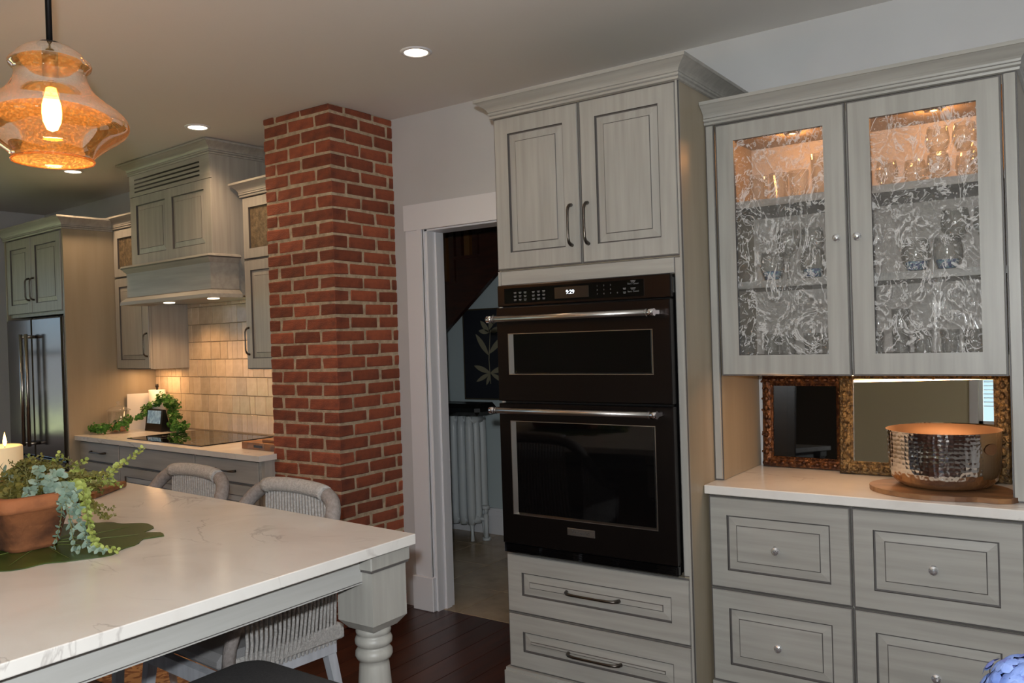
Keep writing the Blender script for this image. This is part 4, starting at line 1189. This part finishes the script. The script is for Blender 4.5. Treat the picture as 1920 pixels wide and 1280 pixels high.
cdl = thing('serving_tray', 'brown wooden board lying on the island behind the planter', 'board', (-3.18, 1.764, zt), math.atan2(-.58, -.81))
MB().cbox(0, .72, -.13, .13, 0, .024, .005).build('board', M['oak'], cdl)
cp_ = at(-12, 850, 3.27); cp_.z = zt+.0245
can = thing('pillar_candle', 'wide ivory pillar candle with lit wicks on the wooden board', 'candle', cp_)
MB().lathe([(.0005, 0), (.098, 0), (.100, .004), (.100, .166), (.096, .170), (.085, .164), (.0005, .160)], 40).build('wax', M['wax'], can)
toc = (Vector((0, 0, 0))+rr*1.0); toc.z = 0; toc.normalize()
for k, off in enumerate((toc*.045, -toc*.02+Vector((-.02, .04, 0)), -toc*.04+Vector((.02, -.03, 0)))):
    MB().lathe([(.0005, .158), (.0012, .158), (.0012, .172), (.0005, .173)], 6, off).build('wick', M['black'], can)
    MB().lathe([(.0005, .170), (.006, .178), (.0075, .188), (.005, .203), (.002, .216), (.0005, .224)], 12, off).build('flame', M['flame'], can)
    lamp('candle_lamp', 'POINT', cp_+off+Vector((0, 0, .24)), .35, (1, .55, .2), .01)

# trailing plants in the planter
def disc(mb, c, nrm, r, mi, k=6, stretch=1.0, along=None):
    nrm = nrm.normalized(); a = along if along is not None else Vector((0, 0, 1))
    u_ = a-nrm*a.dot(nrm)
    if u_.length < .05: u_ = Vector((1, 0, 0))-nrm*nrm.x
    u_.normalize(); w_ = nrm.cross(u_)
    vs = [c+nrm*r*.18]
    for i in range(k):
        an = 2*PI*i/k; vs.append(c+r*(stretch*math.cos(an)*u_+math.sin(an)*w_))
    mb.add(vs, [(0, 1+i, 1+(i+1) % k) for i in range(k)], mi, True)
def sprig(parent, name, pts, leaf_r, step, mats, rng, pair=True, stretch=1.0, spread=1.0, taper=True):
    P = [Vector(q) for q in pts]; sm = []
    for i in range(len(P)-1):
        a, b, c, d = P[max(i-1, 0)], P[i], P[i+1], P[min(i+2, len(P)-1)]
        for q in range(6):
            u = q/6; sm.append(.5*((2*b)+(-a+c)*u+(2*a-5*b+4*c-d)*u*u+(-a+3*b-3*c+d)*u**3))
    sm.append(P[-1])
    mb = MB(); mb.tube(sm, [.0018*(1-.6*i/len(sm)) for i in range(len(sm))], 5, 0, cap=False)
    tot = sum((sm[i+1]-sm[i]).length for i in range(len(sm)-1)); acc = 0; nxt = step*.5; k = 0
    for i in range(len(sm)-1):
        seg = (sm[i+1]-sm[i]); L = seg.length
        while acc+L > nxt:
            c = sm[i]+seg*((nxt-acc)/L); t = seg.normalized(); f = nxt/tot
            s_ = leaf_r*(1-.45*f if taper else 1)*rng.uniform(.8, 1.15)
            ang = rng.uniform(0, 6.28) if not pair else k*1.57+rng.uniform(-.4, .4)
            side = t.orthogonal().normalized(); side.rotate(Matrix.Rotation(ang, 3, t))
            for sg in ((1, -1) if pair else (1,)):
                d_ = side*sg*spread+t*.5
                cc = c+d_.normalized()*s_*1.05
                nr = (t*.7-side*sg*.35+Vector((rng.uniform(-.5, .5), rng.uniform(-.8, .1), rng.uniform(-.1, .6))))
                disc(mb, cc, nr, s_, 1+(rng.random() < .3 and len(mats) > 2), stretch=stretch, along=d_)
                mb.tube([c, cc], .0007, 3, 0, cap=False)
            nxt += step*rng.uniform(.8, 1.2); k += 1
        acc += L
    return mb.build(name, mats, parent)
rng = random.Random(21)
D0 = 2.36
base = Vector((-2.62, 1.15, ZI+.13))
eu = thing('eucalyptus_spray', 'blue-green eucalyptus spilling over the end of the terracotta planter', 'plant', (-2.62, 1.15, ZI+.12))
org = Vector((-2.62, 1.15, ZI+.12))
def loc(q): return [Vector((p_.x, p_.y, max(p_.z, ZI+.014)))-org for p_ in q]
for pth, r_, st_ in (
    ([(95,925,2.45), (112,935,2.36), (114,975,2.33), (100,1030,2.32)], .0085, .014),
    ([(100,920,2.45), (122,940,2.35), (134,990,2.32), (140,1035,2.31), (150,1076,2.29)], .0095, .014),
    ([(105,915,2.45), (135,940,2.36), (152,985,2.33), (168,1025,2.30), (200,1068,2.27)], .0105, .014),
    ([(80,935,2.5), (70,905,2.42), (75,880,2.38), (62,880,2.34)], .014, .019),
    ([(90,935,2.5), (95,905,2.42), (100,885,2.38), (118,890,2.36)], .014, .019),
    ([(85,935,2.5), (110,915,2.40), (135,915,2.36), (148,930,2.34)], .014, .019),
    ([(70,935,2.5), (60,920,2.40), (52,925,2.34), (45,930,2.33)], .014, .022),
    ([(90,940,2.5), (120,925,2.38), (140,945,2.34), (150,955,2.33)], .013, .019),
    ([(40,930,2.55), (18,890,2.48), (5,880,2.45), (-10,860,2.45)], .013, .022)):
    sprig(eu, 'sprig', loc([at(*q) for q in pth]), r_, st_, [M['stemg'], M['euc'], M['euc']], rng, stretch=1.35 if r_ > .012 else 1.7)
li = thing('lime_foliage_spray', 'yellow-green beaded foliage arching over and hanging from the terracotta planter', 'plant', (-2.62, 1.15, ZI+.12))
for pth, r_, st_ in (
    ([(130,920,2.5), (150,905,2.40), (160,945,2.34), (168,985,2.32), (180,1020,2.30), (222,1052,2.27)], .010, .010),
    ([(140,920,2.5), (162,930,2.38), (165,965,2.35), (176,1005,2.32), (188,1036,2.30)], .010, .010),
    ([(120,925,2.6), (165,905,2.6), (205,882,2.6), (240,862,2.6), (268,839,2.6)], .011, .012),
    ([(120,925,2.6), (170,910,2.58), (205,890,2.58), (225,872,2.58)], .010, .012),
    ([(130,915,2.55), (160,895,2.52), (190,890,2.52), (215,900,2.52)], .010, .012),
    ([(120,915,2.55), (140,880,2.5), (150,868,2.5), (165,862,2.5)], .010, .012),
    ([(60,915,2.55), (70,880,2.5), (60,860,2.5), (48,852,2.5)], .009, .012),
    ([(140,915,2.55), (150,880,2.5), (120,858,2.5), (95,866,2.5)], .009, .013),
    ([(150,920,2.6), (190,905,2.6), (215,905,2.6), (230,912,2.6)], .009, .013),
    ([(110,920,2.55), (115,890,2.5), (105,862,2.5), (112,850,2.5)], .009, .013)):
    sprig(li, 'sprig', loc([at(*q) for q in pth]), r_, st_, [M['stemg'], M['lime'], M['lime']], rng, stretch=1.1)
ol = thing('olive_foliage_bush', 'bushy olive-brown small-leaved foliage filling the terracotta planter', 'plant', (-2.62, 1.15, ZI+.12))
for i in range(84):
    ex = rng.uniform(15, 205); ey = rng.uniform(852, 925) if ex > 60 else rng.uniform(860, 930)
    if ex > 150: ey = rng.uniform(885, 925)
    dd = rng.uniform(2.42, 2.72)
    b0 = org+Vector((rng.uniform(-.12, .12), rng.uniform(-.04, .04), .0))
    e = at(ex, ey, dd); mth = (b0+e)/2+Vector((0, 0, .03))
    sprig(ol, 'sprig', loc([b0, mth, e]), rng.uniform(.007, .011), .012, [M['stemg'], M['olive'], M['olive']], rng)
for pth in ([(150,935,2.5), (175,950,2.42), (200,968,2.40), (218,962,2.40)], [(150,935,2.5), (180,945,2.42), (205,955,2.42), (215,950,2.42)], [(150,940,2.5), (175,955,2.4), (190,968,2.4), (205,970,2.4)]):
    sprig(ol, 'sprig', loc([at(*q) for q in pth]), .008, .011, [M['stemg'], M['olive'], M['olive']], rng)

# green garland round the small display on the cooking worktop
ga = kthing('green_garland', 'bright green leafy garland wound round the display and glass jar', 'garland', -1.9, .36, zc)
def kl(q): return Vector((q[0]+1.9, q[1]-.36, q[2]))
arch = [(-2.13, .08, .02), (-2.06, .09, .03), (-1.98, .20, .05), (-1.99, .37, .10), (-1.985, .46, .17), (-1.87, .47, .225), (-1.76, .47, .18), (-1.70, .45, .10), (-1.68, .42, .04), (-1.62, .42, .025), (-1.54, .44, .018)]
for i in range(230):
    q = rng.uniform(0, len(arch)-1.001); j = int(q); u = q-j
    c = Vector(arch[j]).lerp(Vector(arch[j+1]), u)
    d_ = Vector((rng.uniform(-1, 1), rng.uniform(-.3, .6) if j > 2 else rng.uniform(-.8, .4), rng.uniform(-.3, 1))).normalized()*rng.uniform(.03, .075)
    e = c+d_; e.z = max(e.z, .016); e.x = max(e.x, -2.12)
    sprig(ga, 'sprig', [kl(c), kl((c+e)/2+Vector((0, 0, .004))), kl(e)], .014, .014, [M['stemg'], M['green'], M['green']], rng)

# blue hydrangea on a small side table
sd = thing('side_table', 'small dark round side table carrying the blue hydrangea vase', 'table', (-.02, 1.42, 0))
MB().lathe([(.0005, .52), (.20, .52), (.205, .53), (.205, .545), (.0005, .545)], 32).build('table_top', M['darkwood'], sd)
MB().lathe([(.16, 0), (.15, .015), (.03, .03), (.02, .06), (.02, .5), (.05, .52)], 20, cap=True).build('pedestal', M['darkwood'], sd)
va = thing('flower_vase', 'white ceramic vase standing on the small side table', 'vase', (-.02, 1.42, .5458))
MB().lathe([(.0005, 0), (.05, 0), (.068, .04), (.072, .09), (.05, .15), (.040, .18), (.045, .19), (.041, .19), (.036, .17), (.0005, .02)], 28).build('vase_wall', M['white'], va)
hy = thing('hydrangea', 'blue hydrangea bloom with green leaves beside the drawer cabinet', 'flower', (-.02, 1.42, .62))
MB().tube([(0, 0, 0), (-.012, 0, .12), (-.04, .0, .24)], .004, 6).build('stem', M['stemg'], hy)
fm = MB()
hc = Vector((-.062, 0, .272)); rng = random.Random(9)
for i in range(150):
    z = 1-2*(i+.5)/150; a = i*2.39996; rad = math.sqrt(1-z*z)
    nr = Vector((rad*math.cos(a), rad*math.sin(a), z)); c = hc+nr*.082*rng.uniform(.88, 1.05)
    t1_ = nr.orthogonal().normalized(); t1_.rotate(Matrix.Rotation(rng.uniform(0, 6.28), 3, nr)); t2_ = nr.cross(t1_)
    for s1, s2 in ((1, 0), (-1, 0), (0, 1), (0, -1)):
        dd = t1_*s1+t2_*s2
        disc(fm, c+dd*.0095, nr+dd*.35, .0095, rng.randrange(2), 6, along=dd)
o = fm.build('petals', [M['blue1'], mat('violet_petal', (104,114,176), .7)], hy); o['kind'] = 'stuff'
for a in (.6, 2.6, 4.2):
    lv = MB(); d_ = Vector((math.cos(a), math.sin(a), .25)); disc(lv, Vector((-.02, 0, .16))+d_*.055, Vector((-d_.x*.3, -d_.y*.3, 1)), .05, 0, 10, 1.3, d_); lv.build('leaf', M['green'], hy)
